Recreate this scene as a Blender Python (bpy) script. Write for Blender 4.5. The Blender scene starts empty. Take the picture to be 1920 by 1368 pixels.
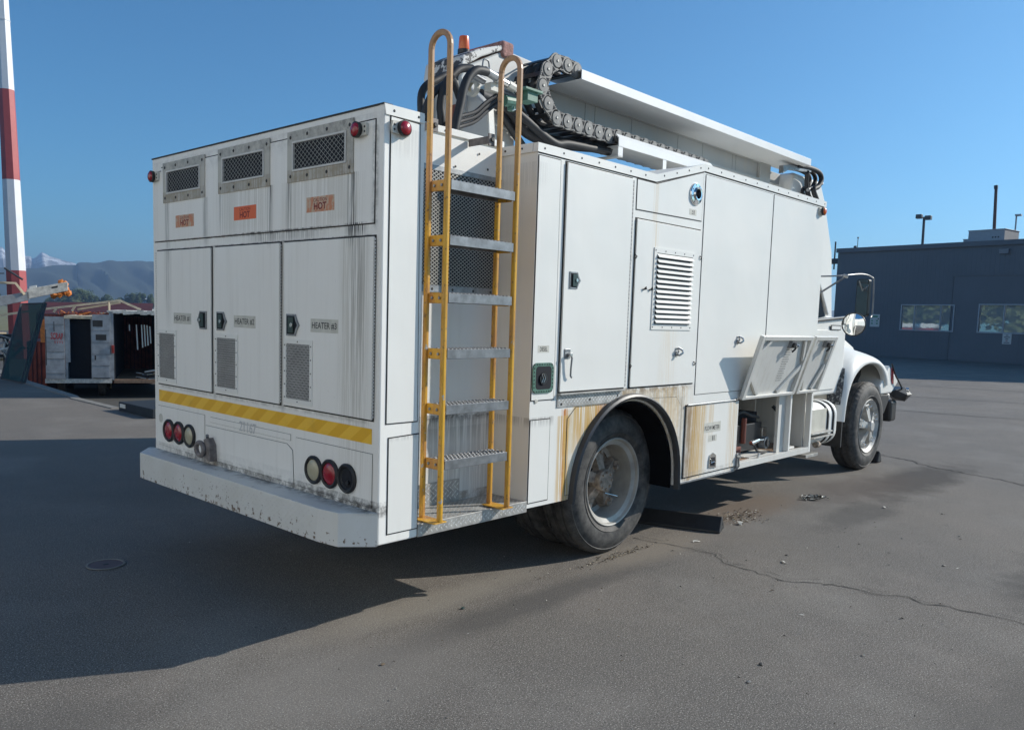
import bpy, math, random
from mathutils import Vector, Matrix
random.seed(7)
PI = math.pi
scn = bpy.context.scene
COL = scn.collection

# ------------------------------------------------------------------ camera
def look(loc, yaw, pitch, roll):
    cy, sy, cp, sp = math.cos(yaw), math.sin(yaw), math.cos(pitch), math.sin(pitch)
    f = Vector((cy*cp, sy*cp, -sp)); r = Vector((sy, -cy, 0)); u = r.cross(f)
    cr, sr = math.cos(roll), math.sin(roll)
    r2 = r*cr + u*sr; u2 = u*cr - r*sr
    m = Matrix((r2, u2, -f)).transposed().to_4x4(); m.translation = Vector(loc)
    return m
cd = bpy.data.cameras.new('camera'); cam = bpy.data.objects.new('camera', cd); COL.objects.link(cam)
cam.matrix_world = look((-2.42984, -3.09189, 1.63502), 0.74406, 0.0996347, 0.031552)
cd.sensor_width = 36; cd.lens = 36*1536.86/1920; cd.shift_y = 63.4/1920
cd.clip_start = 0.05; cd.clip_end = 20000
scn.camera = cam

# ------------------------------------------------------------------ light
SUN = Vector((1.6, -0.87, 1.0)).normalized()
ELEV = math.asin(SUN.z); AZ = math.atan2(SUN.x, SUN.y)
w = bpy.data.worlds.new("World"); scn.world = w; w.use_nodes = True
nt = w.node_tree; nt.nodes.clear()
sky = nt.nodes.new('ShaderNodeTexSky'); sky.sky_type = 'NISHITA'; sky.sun_disc = False
sky.sun_elevation = ELEV; sky.sun_rotation = AZ
sky.altitude = 800; sky.air_density = 1.0; sky.dust_density = 1.4; sky.ozone_density = 4.0
bg = nt.nodes.new('ShaderNodeBackground'); bg.inputs[1].default_value = 0.085
out = nt.nodes.new('ShaderNodeOutputWorld')
hs = nt.nodes.new('ShaderNodeMix'); hs.data_type = 'RGBA'; hs.blend_type = 'MULTIPLY'; hs.inputs[0].default_value = 1.0; hs.inputs[7].default_value = (0.49, 0.97, 1.15, 1)
nt.links.new(sky.outputs[0], hs.inputs[6]); nt.links.new(hs.outputs[2], bg.inputs[0]); nt.links.new(bg.outputs[0], out.inputs[0])
sd = bpy.data.lights.new('sun', 'SUN'); sd.energy = 3.9; sd.angle = math.radians(0.5); sd.color = (1.0, 0.94, 0.85)
sun = bpy.data.objects.new('sun', sd); COL.objects.link(sun)
sun.rotation_euler = SUN.to_track_quat('Z', 'Y').to_euler(); sun.location = (10, -10, 20)
scn.view_settings.view_transform = 'Standard'; scn.view_settings.look = 'None'
scn.view_settings.exposure = 0.45; scn.view_settings.gamma = 1.0

# ------------------------------------------------------------------ material helpers
class NT:
    def __init__(s, name):
        s.m = bpy.data.materials.new(name); s.m.use_nodes = True
        s.t = s.m.node_tree; s.n = s.t.nodes; s.b = s.n['Principled BSDF']
        s.pos = None
    def link(s, a, b): s.t.links.new(a, b)
    def P(s):
        if s.pos is None:
            g = s.n.new('ShaderNodeNewGeometry'); s.pos = g.outputs['Position']
            sp = s.n.new('ShaderNodeSeparateXYZ'); s.link(s.pos, sp.inputs[0]); s.xyz = sp.outputs
        return s.pos
    def val(s, sock, v):
        if isinstance(v, (int, float)): sock.default_value = v
        elif isinstance(v, tuple): sock.default_value = v if len(v) == len(sock.default_value) else v+(1,)
        else: s.link(v, sock)
    def math(s, op, a, b=0.0, c=0.0, clamp=False):
        n = s.n.new('ShaderNodeMath'); n.operation = op; n.use_clamp = clamp
        s.val(n.inputs[0], a); s.val(n.inputs[1], b)
        if op in ('MULTIPLY_ADD',): s.val(n.inputs[2], c)
        return n.outputs[0]
    def noise(s, scale, detail=4, rough=0.6, stretch=None, off=0.0, dist=0.0):
        s.P()
        v = s.pos
        mp = s.n.new('ShaderNodeMapping'); s.link(v, mp.inputs[0])
        mp.inputs[3].default_value = stretch or (1, 1, 1); mp.inputs[1].default_value = (off, off*1.7, off*0.3)
        n = s.n.new('ShaderNodeTexNoise'); s.link(mp.outputs[0], n.inputs['Vector'])
        n.inputs['Scale'].default_value = scale; n.inputs['Detail'].default_value = detail; n.inputs['Roughness'].default_value = rough
        n.inputs['Distortion'].default_value = dist
        return n.outputs[0]
    def ramp(s, f, a, b, va=0.0, vb=1.0):
        n = s.n.new('ShaderNodeMapRange'); s.val(n.inputs[0], f)
        n.inputs[1].default_value = a; n.inputs[2].default_value = b; n.inputs[3].default_value = va; n.inputs[4].default_value = vb
        n.clamp = True
        return n.outputs[0]
    def mix(s, f, a, b, mode='MIX'):
        n = s.n.new('ShaderNodeMix'); n.data_type = 'RGBA'; n.blend_type = mode
        s.val(n.inputs[0], f); s.val(n.inputs[6], a); s.val(n.inputs[7], b)
        return n.outputs[2]
    def bump(s, h, strength=0.2, dist=0.01):
        n = s.n.new('ShaderNodeBump'); n.inputs['Strength'].default_value = strength; n.inputs['Distance'].default_value = dist
        s.link(h, n.inputs['Height']); s.link(n.outputs[0], s.b.inputs['Normal'])
        return n
    def box(s, axis, c, hw, soft):
        # 1 inside |p-c|<hw, fading over soft
        s.P()
        d = s.math('ABSOLUTE', s.math('SUBTRACT', s.xyz[axis], c))
        return s.ramp(d, hw, hw+soft, 1.0, 0.0)
    def grad(s, axis, a, b, va, vb):
        s.P(); return s.ramp(s.xyz[axis], a, b, va, vb)

def simple(name, col, rough=0.5, metal=0.0, var=0.15, scale=8.0, bump=0.0, spec=None, coat=0.0):
    t = NT(name)
    n = t.noise(scale, 5, 0.6)
    c = t.mix(t.ramp(n, 0.3, 0.7), tuple(x*(1-var) for x in col), tuple(min(1, x*(1+var*0.6)) for x in col))
    t.link(c, t.b.inputs['Base Color'])
    t.b.inputs['Roughness'].default_value = rough; t.b.inputs['Metallic'].default_value = metal
    if spec is not None: t.b.inputs['Specular IOR Level'].default_value = spec
    if coat: t.b.inputs['Coat Weight'].default_value = coat
    if bump: t.bump(t.noise(scale*6, 4), bump)
    return t.m

WHITE = (0.80, 0.79, 0.745)
def paint(name, base=WHITE, stains=(), uaxis=0, streak=0.10, rough=0.42, grime=0.2):
    """weathered white paint; stains: (u, halfwidth, soft, ztop, zbot, fade, colour, strength, noise stretch kind)"""
    t = NT(name)
    st = t.noise(1.0, 5, 0.65, stretch=(26, 26, 1.1))
    c = t.mix(t.ramp(st, 0.5, 0.78, 0, streak), base, (0.52, 0.49, 0.43))
    big = t.noise(1.6, 6, 0.65)
    c = t.mix(t.ramp(big, 0.48, 0.75, 0, grime*0.5), c, (0.60, 0.585, 0.54))
    sm = t.noise(38, 5, 0.7)
    c = t.mix(t.ramp(sm, 0.66, 0.74, 0, grime), c, (0.36, 0.33, 0.29))
    fine = t.noise(1.0, 4, 0.7, stretch=(85, 85, 1.6), off=3.1)
    blot = t.noise(16, 5, 0.75, off=9.0)
    for (u, hw, so, zt, zb, fade, col, k, kind) in stains:
        m = t.math('MULTIPLY', t.box(uaxis, u, hw, so), t.grad(2, zb-fade, zb, 0.0, 1.0))
        m = t.math('MULTIPLY', m, t.grad(2, zt, zt+0.006, 1.0, 0.0))
        if kind == 's': nz = t.ramp(fine, 0.41, 0.55)
        elif kind == 'b': nz = t.ramp(blot, 0.38, 0.62)
        else: nz = t.ramp(blot, 0.2, 0.5)
        m = t.math('MULTIPLY', m, t.math('MULTIPLY', nz, k))
        c = t.mix(m, c, col)
    t.link(c, t.b.inputs['Base Color'])
    t.link(t.ramp(big, 0.3, 0.7, rough-0.1, rough+0.12), t.b.inputs['Roughness'])
    h = t.math('ADD', t.noise(1.7, 2, 0.5), t.math('MULTIPLY', t.noise(7, 3, 0.5, off=2), 0.12)); t.bump(h, 0.30, 0.03)
    return t.m

BLK = (0.035, 0.032, 0.030); BRN = (0.20, 0.12, 0.06); RUST = (0.50, 0.17, 0.015); OCH = (0.58, 0.36, 0.10); GRY = (0.28, 0.27, 0.25)
rear_st = [
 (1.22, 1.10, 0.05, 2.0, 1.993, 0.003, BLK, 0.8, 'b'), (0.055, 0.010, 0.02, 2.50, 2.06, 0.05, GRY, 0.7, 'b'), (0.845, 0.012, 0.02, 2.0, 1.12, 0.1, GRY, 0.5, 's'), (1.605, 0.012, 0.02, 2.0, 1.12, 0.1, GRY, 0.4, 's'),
 (0.5, 0.30, 0.08, 2.30, 2.10, 0.10, (0.55, 0.52, 0.45), 0.5, 's'), (1.25, 0.28, 0.05, 2.30, 2.10, 0.10, (0.55, 0.52, 0.45), 0.5, 's'), (0.20, 0.08, 0.06, 1.99, 1.2, 0.5, (0.55, 0.52, 0.45), 0.6, 's'),
 (1.22, 1.10, 0.05, 1.118, 1.10, 0.012, (0.30, 0.28, 0.25), 0.5, 'b'), (0.35, 0.3, 0.1, 0.72, 0.675, 0.02, BLK, 0.7, 'b'), (0.03, 0.02, 0.01, 0.66, 0.52, 0.05, BRN, 0.4, 'b'),
 (0.235, 0.020, 0.02, 2.30, 2.04, 0.10, BLK, 0.95, 's'), (0.20, 0.05, 0.05, 2.06, 2.03, 0.05, BLK, 0.9, 's'),
 (0.17, 0.03, 0.05, 1.99, 1.60, 0.5, GRY, 0.6, 's'), (0.79, 0.012, 0.02, 2.30, 2.12, 0.15, BLK, 0.55, 's'),
 (0.975, 0.010, 0.02, 2.30, 2.08, 0.12, BLK, 0.8, 's'), (1.52, 0.010, 0.02, 2.29, 2.15, 0.1, BLK, 0.4, 's'),
 (1.71, 0.012, 0.03, 2.29, 2.08, 0.1, GRY, 0.7, 's'), (2.22, 0.012, 0.03, 2.29, 2.06, 0.1, BLK, 0.5, 's'),
 (2.20, 0.02, 0.04, 1.99, 1.75, 0.3, GRY, 0.5, 's'),
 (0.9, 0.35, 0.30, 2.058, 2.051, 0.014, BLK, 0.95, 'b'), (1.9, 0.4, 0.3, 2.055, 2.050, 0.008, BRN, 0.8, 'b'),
 (0.85, 0.22, 0.2, 2.05, 2.02, 0.04, BLK, 0.45, 's'), (1.2, 1.3, 0.1, 2.56, 2.50, 0.06, GRY, 0.25, 'b'),
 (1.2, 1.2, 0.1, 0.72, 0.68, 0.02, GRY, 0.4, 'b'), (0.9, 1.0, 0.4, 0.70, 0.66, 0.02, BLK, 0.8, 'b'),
 (1.2, 0.9, 0.2, 0.76, 0.70, 0.03, (0.5, 0.49, 0.45), 0.25, 'b'), (1.68, 0.06, 0.08, 0.74, 0.67, 0.05, BRN, 0.5, 's')]
side_st = [
 (1.60, 0.10, 0.05, 1.10, 0.95, 0.20, OCH, 0.8, 's'), (1.90, 0.10, 0.05, 1.10, 1.04, 0.05, (0.36, 0.17, 0.06), 0.8, 'b'), (2.86, 0.035, 0.03, 1.03, 0.52, 0.10, (0.36, 0.24, 0.14), 0.75, 'b'),
 (2.95, 0.10, 0.08, 1.03, 0.52, 0.10, (0.60, 0.50, 0.36), 0.6, 'f'), (2.05, 0.06, 0.05, 1.18, 1.08, 0.05, OCH, 0.6, 'b'), (2.72, 0.06, 0.04, 1.19, 0.55, 0.3, (0.55, 0.47, 0.36), 0.5, 'b'),
 (1.46, 0.03, 0.02, 1.08, 0.60, 0.2, (0.62, 0.52, 0.34), 0.6, 'f'),
 (1.405, 0.010, 0.03, 1.09, 0.62, 0.30, RUST, 1.0, 's'), (1.400, 0.002, 0.012, 1.08, 0.62, 0.25, RUST, 1.0, 'f'), (1.415, 0.003, 0.010, 0.95, 0.60, 0.1, OCH, 1.0, 'f'), (1.40, 0.045, 0.03, 1.05, 0.62, 0.4, OCH, 0.85, 's'),
 (1.68, 0.04, 0.03, 1.10, 0.92, 0.15, OCH, 0.9, 's'), (1.76, 0.03, 0.03, 1.10, 0.95, 0.1, RUST, 0.9, 's'),
 (1.93, 0.06, 0.04, 1.10, 1.02, 0.06, RUST, 0.8, 's'), (1.62, 0.12, 0.1, 1.10, 1.00, 0.3, OCH, 0.55, 's'),
 (2.35, 0.32, 0.15, 1.19, 1.13, 0.08, BRN, 0.40, 'b'), (2.35, 0.40, 0.2, 1.17, 1.00, 0.30, OCH, 0.38, 's'), (2.3, 0.30, 0.2, 1.19, 1.05, 0.15, (0.42, 0.38, 0.30), 0.45, 'b'), (2.4, 0.35, 0.2, 1.19, 1.165, 0.03, BRN, 0.6, 'b'),
 (2.55, 0.12, 0.1, 1.17, 0.80, 0.3, OCH, 0.35, 's'), (2.74, 0.02, 0.03, 1.1, 0.60, 0.2, GRY, 0.5, 's'),
 (2.88, 0.05, 0.05, 1.03, 0.52, 0.15, BRN, 0.85, 's'), (2.97, 0.07, 0.06, 1.02, 0.55, 0.2, OCH, 0.75, 's'),
 (3.16, 0.02, 0.03, 1.02, 0.90, 0.2, OCH, 0.6, 's'), (3.50, 0.05, 0.04, 1.02, 0.52, 0.1, OCH, 0.55, 's'),
 (2.28, 0.012, 0.03, 2.56, 2.10, 0.3, OCH, 0.35, 's'), (2.5, 0.02, 0.12, 1.6, 1.25, 0.1, OCH, 0.22, 's'),
 (1.18, 0.10, 0.03, 1.055, 1.035, 0.04, GRY, 0.5, 's'), (0.15, 0.12, 0.05, 1.06, 1.03, 0.02, GRY, 0.35, 's'),
 (0.15, 0.12, 0.03, 0.55, 0.50, 0.02, GRY, 0.6, 's'), (0.245, 0.008, 0.01, 1.9, 0.55, 0.2, GRY, 0.5, 's'),
 (0.60, 0.5, 0.1, 2.50, 2.40, 0.05, GRY, 0.2, 's'), 
 (3.3, 1.8, 0.1, 0.53, 0.44, 0.02, GRY, 0.35, 'b')]
M = {}
M['rear'] = paint('white_paint_rear', base=(.87, .85, .80), stains=rear_st, uaxis=1, streak=0.22, grime=0.3)
M['side'] = paint('white_paint_side', stains=side_st, uaxis=0, streak=0.06, grime=0.05, rough=0.38)
M['white'] = paint('white_paint_plain', streak=0.06, grime=0.12)
M['recess'] = paint('white_paint_recess', stains=[(1.05, 0.5, 0.1, 1.075, 1.06, 0.03, BLK, 0.95, 'b'), (0.9, 0.4, 0.1, 1.06, 1.03, 0.12, BLK, 0.5, 's'), (0.9, 0.5, 0.1, 0.62, 0.57, 0.04, BRN, 0.7, 'b'), (0.8, 0.25, 0.3, 1.0, 0.6, 0.3, GRY, 0.4, 's')], uaxis=0, streak=0.15, grime=0.25)
M['dirty'] = paint('dirty_white_paint', base=(0.66, 0.65, 0.61), streak=0.6, grime=0.8)
M['boom'] = paint('boom_paint_shaded', base=(0.44, 0.45, 0.44), streak=0.7, grime=0.5)  # white paint darkened for grime and for the shade on boom and turret
M['gap'] = simple('dark_gasket', (0.018, 0.018, 0.018), 0.8)
M['black'] = simple('black_rubber', (0.022, 0.022, 0.023), 0.55, var=0.3, scale=20)
M['hose'] = simple('black_hose', (0.018, 0.019, 0.022), 0.6, var=0.2, scale=30)
M['plastic'] = simple('black_plastic', (0.02, 0.021, 0.023), 0.35, var=0.2)
M['disc'] = simple('grey_disc', (0.17, 0.17, 0.165), 0.6, var=0.3, scale=40)
M['zinc'] = simple('galvanised_steel', (0.30, 0.31, 0.32), 0.45, metal=0.7, var=0.3, scale=25, bump=0.05)
M['steel'] = simple('bright_steel', (0.62, 0.61, 0.59), 0.25, metal=1.0, var=0.25, scale=20)
M['chrome'] = simple('chrome', (0.75, 0.75, 0.75), 0.08, metal=1.0, var=0.05)
M['alu'] = simple('tread_plate', (0.42, 0.41, 0.385), 0.5, metal=0.3, var=0.35, scale=14, bump=0.05); M['alub'] = simple('tread_bar', (0.72, 0.71, 0.68), 0.35, metal=0.4, var=0.1, scale=14)
M['mesh'] = simple('mesh_wire', (0.33, 0.33, 0.31), 0.5, metal=0.2)
M['meshw'] = simple('mesh_white', (0.62, 0.61, 0.58), 0.5)
M['void'] = simple('dark_void', (0.010, 0.012, 0.018), 0.9)  # near-black; plates of it stand in for shade inside vents and openings
M['redlens'] = simple('red_lens', (0.32, 0.008, 0.02), 0.22, var=0.1, coat=0.6)
M['clearlens'] = simple('cream_lens', (0.45, 0.41, 0.28), 0.25, coat=0.5)
M['orange'] = simple('orange_lens', (0.85, 0.14, 0.01), 0.25, coat=0.5)
M['orangepaint'] = simple('orange_paint', (0.62, 0.19, 0.03), 0.55, var=0.4, scale=12)
M['label'] = simple('label_cream', (0.60, 0.585, 0.52), 0.5, var=0.15, scale=30)
M['ink'] = simple('ink', (0.03, 0.03, 0.03), 0.6)
M['redink'] = simple('red_ink', (0.20, 0.010, 0.008), 0.6)
M['foam'] = simple('peeling_foam', (0.42, 0.22, 0.19), 0.8, var=0.5, scale=50, bump=0.6)
M['copper'] = simple('brown_primer', (0.16, 0.045, 0.03), 0.7)
M['green'] = simple('green_valve', (0.08, 0.19, 0.14), 0.5, var=0.3, scale=30)
M['darkgreen'] = simple('fuel_recess_green', (0.02, 0.045, 0.04), 0.35)
M['glass'] = simple('dark_glass', (0.02, 0.025, 0.03), 0.05, coat=0.5)
M['mirror'] = simple('mirror_glass', (0.9, 0.92, 0.93), 0.02, metal=1.0, var=0.0)
M['wood'] = simple('worn_plywood', (0.30, 0.19, 0.12), 0.8, var=0.4, scale=15, bump=0.3)
M['redpaint'] = simple('faded_red_paint', (0.35, 0.04, 0.03), 0.6, var=0.3)
def mk_placard(name, a, b, thr):
    t = NT(name); n = t.noise(45, 5, 0.7, stretch=(1, 1, 0.6))
    t.link(t.mix(t.ramp(n, thr-0.05, thr+0.05), a, b), t.b.inputs['Base Color']); t.b.inputs['Roughness'].default_value = 0.6
    return t.m
M['placard'] = mk_placard('placard_worn', (0.58, 0.23, 0.12), (0.56, 0.42, 0.30), 0.50)
M['placard_bright'] = mk_placard('placard_orange', (0.75, 0.15, 0.05), (0.60, 0.28, 0.15), 0.68)
def mk_ladder():
    t = NT('worn_yellow_paint'); n = t.noise(1.0, 6, 0.7, stretch=(9, 9, 2.2)); n2 = t.noise(40, 4, 0.7)
    c = t.mix(t.ramp(n, 0.42, 0.60), (0.66, 0.36, 0.03), (0.42, 0.20, 0.055))
    z = t.grad(2, 2.2, 2.9, 0.0, 0.75)
    c = t.mix(z, c, (0.36, 0.21, 0.13))
    c = t.mix(t.ramp(n2, 0.60, 0.66, 0, 0.8), c, (0.16, 0.09, 0.05)); c = t.mix(t.ramp(t.noise(22, 4, .7, off=5), 0.66, 0.69), c, (0.36, 0.36, 0.35))
    t.link(c, t.b.inputs['Base Color']); t.b.inputs['Roughness'].default_value = 0.38
    return t.m
M['ladder'] = mk_ladder()
M['galv'] = simple('grey_rung_steel', (0.24, 0.25, 0.26), 0.42, metal=0.5, var=0.35, scale=18)
def mk_stripe():
    t = NT('chevron_tape'); t.P()
    wv = t.math('ADD', t.math('MULTIPLY', t.xyz[1], 1.0), t.math('MULTIPLY', t.xyz[2], 1.4))
    fr = t.math('FRACT', t.math('MULTIPLY', wv, 5.2)); m = t.ramp(fr, 0.48, 0.52)
    n = t.noise(6, 5, 0.7)
    c = t.mix(m, (0.80, 0.43, 0.015), (0.90, 0.53, 0.04))
    c = t.mix(t.ramp(n, 0.55, 0.8, 0, 0.4), c, (0.40, 0.22, 0.05))
    t.link(c, t.b.inputs['Base Color']); t.b.inputs['Roughness'].default_value = 0.4
    return t.m
M['stripe'] = mk_stripe()
def mk_bumper():
    t = NT('chipped_white_bumper'); n = t.noise(26, 6, 0.75); b = t.noise(1.3, 3, 0.5, off=2)
    c = t.mix(t.ramp(t.noise(5, 5), 0.35, 0.75, 0, 0.4), (0.70, 0.70, 0.67), (0.55, 0.53, 0.47))
    edge = t.ramp(t.xyz[2] if t.P() else 0, 0.50, 0.62, 0.10, 0.0)
    thr = t.math('ADD', t.math('ADD', n, edge), t.ramp(b, 0.45, 0.7, 0, 0.06))
    c = t.mix(t.ramp(thr, 0.66, 0.69), c, (0.17, 0.12, 0.08))
    dirt = t.math('MULTIPLY', t.ramp(t.noise(9, 6, 0.8, off=5), 0.40, 0.6), t.math('MULTIPLY', t.grad(0, -0.10, -0.015, 0, 1), t.grad(2, 0.655, 0.675, 0, 1)))
    c = t.mix(dirt, c, (0.07, 0.06, 0.05))
    t.link(c, t.b.inputs['Base Color']); t.b.inputs['Roughness'].default_value = 0.55
    t.bump(t.noise(60, 3), 0.25, 0.004)
    return t.m
M['bumper'] = mk_bumper()
def mk_tyre():
    t = NT('tyre_rubber'); n = t.noise(14, 5, 0.7)
    t.link(t.mix(t.ramp(n, 0.35, 0.7), (0.026, 0.026, 0.027), (0.11, 0.104, 0.096)), t.b.inputs['Base Color'])
    t.b.inputs['Roughness'].default_value = 0.7; t.bump(t.noise(70, 3), 0.15, 0.003); return t.m
M['tyre'] = mk_tyre()
M['rim'] = simple('grey_white_rim', (0.40, 0.385, 0.35), 0.45, var=0.3, scale=6)
M['hub'] = simple('rusty_hub', (0.36, 0.29, 0.23), 0.7, var=0.6, scale=25, bump=0.3)

# ------------------------------------------------------------------ geometry helpers
class MB:
    def __init__(s): s.v = []; s.f = []; s.mi = []; s.mats = []
    def m(s, mat):
        if mat not in s.mats: s.mats.append(mat)
        return s.mats.index(mat)
    def add(s, vs, fs, mat):
        o = len(s.v); s.v += [tuple(v) for v in vs]; k = s.m(mat)
        for f in fs: s.f.append(tuple(i+o for i in f)); s.mi.append(k)
        return s
    def box(s, x0, x1, y0, y1, z0, z1, mat):
        if x0 > x1: x0, x1 = x1, x0
        if y0 > y1: y0, y1 = y1, y0
        if z0 > z1: z0, z1 = z1, z0
        vs = [(x, y, z) for x in (x0, x1) for y in (y0, y1) for z in (z0, z1)]
        return s.add(vs, [(0, 1, 3, 2), (4, 6, 7, 5), (0, 4, 5, 1), (2, 3, 7, 6), (0, 2, 6, 4), (1, 5, 7, 3)], mat)
    def rect(s, pl, u0, u1, z0, z1, d0, d1, mat):
        if pl == 'R': return s.box(-d0, -d1, u0, u1, z0, z1, mat)
        return s.box(u0, u1, -d0, -d1, z0, z1, mat)
    def prism(s, pts, axis, a, b, mat):
        """polygon pts in the other two axes extruded along axis from a to b"""
        n = len(pts)
        area = sum(pts[i][0]*pts[(i+1) % n][1]-pts[(i+1) % n][0]*pts[i][1] for i in range(n))
        if a > b: a, b = b, a
        def P(p, t):
            return {'x': (t, p[0], p[1]), 'y': (p[0], t, p[1]), 'z': (p[0], p[1], t)}[axis]
        vs = [P(p, a) for p in pts]+[P(p, b) for p in pts]
        ccw = area > 0
        if axis == 'y': ccw = not ccw
        lo = tuple(range(n)); hi = tuple(range(n, 2*n))
        fs = []
        if ccw: fs = [lo[::-1], hi]+[(i, (i+1) % n, n+(i+1) % n, n+i) for i in range(n)]
        else: fs = [lo, hi[::-1]]+[((i+1) % n, i, n+i, n+(i+1) % n) for i in range(n)]
        return s.add(vs, fs, mat)
    def cyl(s, p0, p1, r0, mat, r1=None, n=20, caps=True):
        p0, p1 = Vector(p0), Vector(p1); r1 = r0 if r1 is None else r1
        d = (p1-p0).normalized(); a = Vector((0, 0, 1)) if abs(d.z) < .9 else Vector((1, 0, 0))
        e1 = d.cross(a).normalized(); e2 = d.cross(e1)
        vs = [p0+(e1*math.cos(2*PI*i/n)+e2*math.sin(2*PI*i/n))*r0 for i in range(n)]+[p1+(e1*math.cos(2*PI*i/n)+e2*math.sin(2*PI*i/n))*r1 for i in range(n)]
        fs = [(i, (i+1) % n, n+(i+1) % n, n+i) for i in range(n)]
        if caps: fs += [tuple(range(n))[::-1], tuple(range(n, 2*n))]
        return s.add(vs, fs, mat)
    def tube(s, path, r, mat, n=10, sq=None, up=None):
        """sweep a circle (or sq=(w,h) rectangle) along path"""
        P = [Vector(p) for p in path]; rings = []; up = Vector(up) if up else None
        prev = None
        for i, p in enumerate(P):
            t = ((P[min(i+1, len(P)-1)]-p).normalized()+(p-P[max(i-1, 0)]).normalized())
            t = t.normalized() if t.length > 1e-6 else Vector((0, 0, 1))
            if up is not None: e1 = up.copy()-t*up.dot(t); e1.normalize()
            elif prev is None:
                a = Vector((0, 0, 1)) if abs(t.z) < .9 else Vector((1, 0, 0)); e1 = t.cross(a).normalized()
            else: e1 = (prev-t*prev.dot(t)).normalized()
            prev = e1; e2 = t.cross(e1)
            if sq: rings.append([p+e1*a*sq[0]/2+e2*b*sq[1]/2 for a, b in ((-1, -1), (1, -1), (1, 1), (-1, 1))])
            else:
                rr = r[i] if isinstance(r, (list, tuple)) else r
                rings.append([p+(e1*math.cos(2*PI*k/n)+e2*math.sin(2*PI*k/n))*rr for k in range(n)])
        m = len(rings[0]); vs = [v for g in rings for v in g]; fs = []
        for i in range(len(rings)-1):
            for k in range(m): fs.append((i*m+k, i*m+(k+1) % m, (i+1)*m+(k+1) % m, (i+1)*m+k))
        fs += [tuple(range(m))[::-1], tuple(range(len(vs)-m, len(vs)))]
        return s.add(vs, fs, mat)
    def lathe(s, prof, c, axis, mat, n=48, mod=None):
        """prof [(r, t)], revolved round axis through c"""
        vs = []; c = Vector(c)
        for k in range(n):
            a = 2*PI*k/n
            for j, (r, t) in enumerate(prof):
                rr = r*(mod(j, k) if mod else 1)
                ca, sa = rr*math.cos(a), rr*math.sin(a)
                q = {'y': (ca, t, sa), 'z': (ca, sa, t), 'x': (t, ca, sa)}[axis]
                vs.append(c+Vector(q))
        m = len(prof); fs = []
        for k in range(n):
            k2 = (k+1) % n
            for j in range(m-1): fs.append((k*m+j, k2*m+j, k2*m+j+1, k*m+j+1))
        return s.add(vs, fs, mat)
    def ico(s, c, r, mat, seed=0, jit=0.25, sc=(1, 1, 1)):
        rnd = random.Random(seed); t = (1+5**.5)/2
        vs = [(-1, t, 0), (1, t, 0), (-1, -t, 0), (1, -t, 0), (0, -1, t), (0, 1, t), (0, -1, -t), (0, 1, -t), (t, 0, -1), (t, 0, 1), (-t, 0, -1), (-t, 0, 1)]
        fs = [(0, 11, 5), (0, 5, 1), (0, 1, 7), (0, 7, 10), (0, 10, 11), (1, 5, 9), (5, 11, 4), (11, 10, 2), (10, 7, 6), (7, 1, 8), (3, 9, 4), (3, 4, 2), (3, 2, 6), (3, 6, 8), (3, 8, 9), (4, 9, 5), (2, 4, 11), (6, 2, 10), (8, 6, 7), (9, 8, 1)]
        vs = [tuple(c[i]+r*sc[i]*x/1.9*(1+rnd.uniform(-jit, jit)) for i, x in enumerate(v)) for v in vs]
        return s.add(vs, fs, mat)
    def lattice(s, pl, u0, u1, z0, z1, d, pu, pz, wd, mat):
        """expanded metal: two families of diagonal strips clipped to the rectangle"""
        W, H = u1-u0, z1-z0; sl = pz/pu
        for sg in (1, -1):
            k = -int((H+W*sl)/pz)-2
            while k*pz < H+W*sl+pz:
                # z = sg*sl*u + b
                b = k*pz if sg < 0 else k*pz-0
                pts = []
                lo, hi = 0.0, W
                # clip u so that 0<=z<=H
                if sg > 0: ua, ub = (0-b)/sl, (H-b)/sl
                else: ua, ub = (b-H)/sl, b/sl
                a, e = max(lo, ua), min(hi, ub)
                if e-a > 1e-3:
                    za, ze = sg*sl*a+b, sg*sl*e+b
                    nx, nz = -sg*sl, 1.0; L = math.hypot(nx, nz); nx, nz = nx/L*wd/2, nz/L*wd/2
                    q = [(a-nx, za-nz), (e-nx, ze-nz), (e+nx, ze+nz), (a+nx, za+nz)]
                    dd = d+(0.0012 if sg > 0 else 0)
                    vs = [((-dd, u0+x, z0+y) if pl == 'R' else (u0+x, -dd, z0+y)) for x, y in q]
                    s.add(vs, [(0, 1, 2, 3)], mat)
                k += 1
        return s
    def lozenges(s, org, U, V, N, w, h, pitch, mat, size=0.012):
        """raised tread bars on a plane"""
        org, U, V, N = map(Vector, (org, U, V, N)); i = 0
        u = pitch/2
        while u < w:
            v = pitch/2 if i % 2 == 0 else pitch
            j = 0
            while v < h:
                a = PI/4 if (i+j) % 2 else -PI/4
                d = (U*math.cos(a)+V*math.sin(a)); e = N.cross(d); c = org+U*u+V*v
                L, B, Z = size, size*.28, 0.0016
                s.add([c-d*L, c-e*B, c+d*L, c+e*B, c-d*L*.5+N*Z, c+d*L*.5+N*Z], [(0, 1, 5, 4), (1, 2, 5), (2, 3, 4, 5), (3, 0, 4)], mat)
                v += pitch; j += 1
            u += pitch*.62; i += 1
        return s
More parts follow.
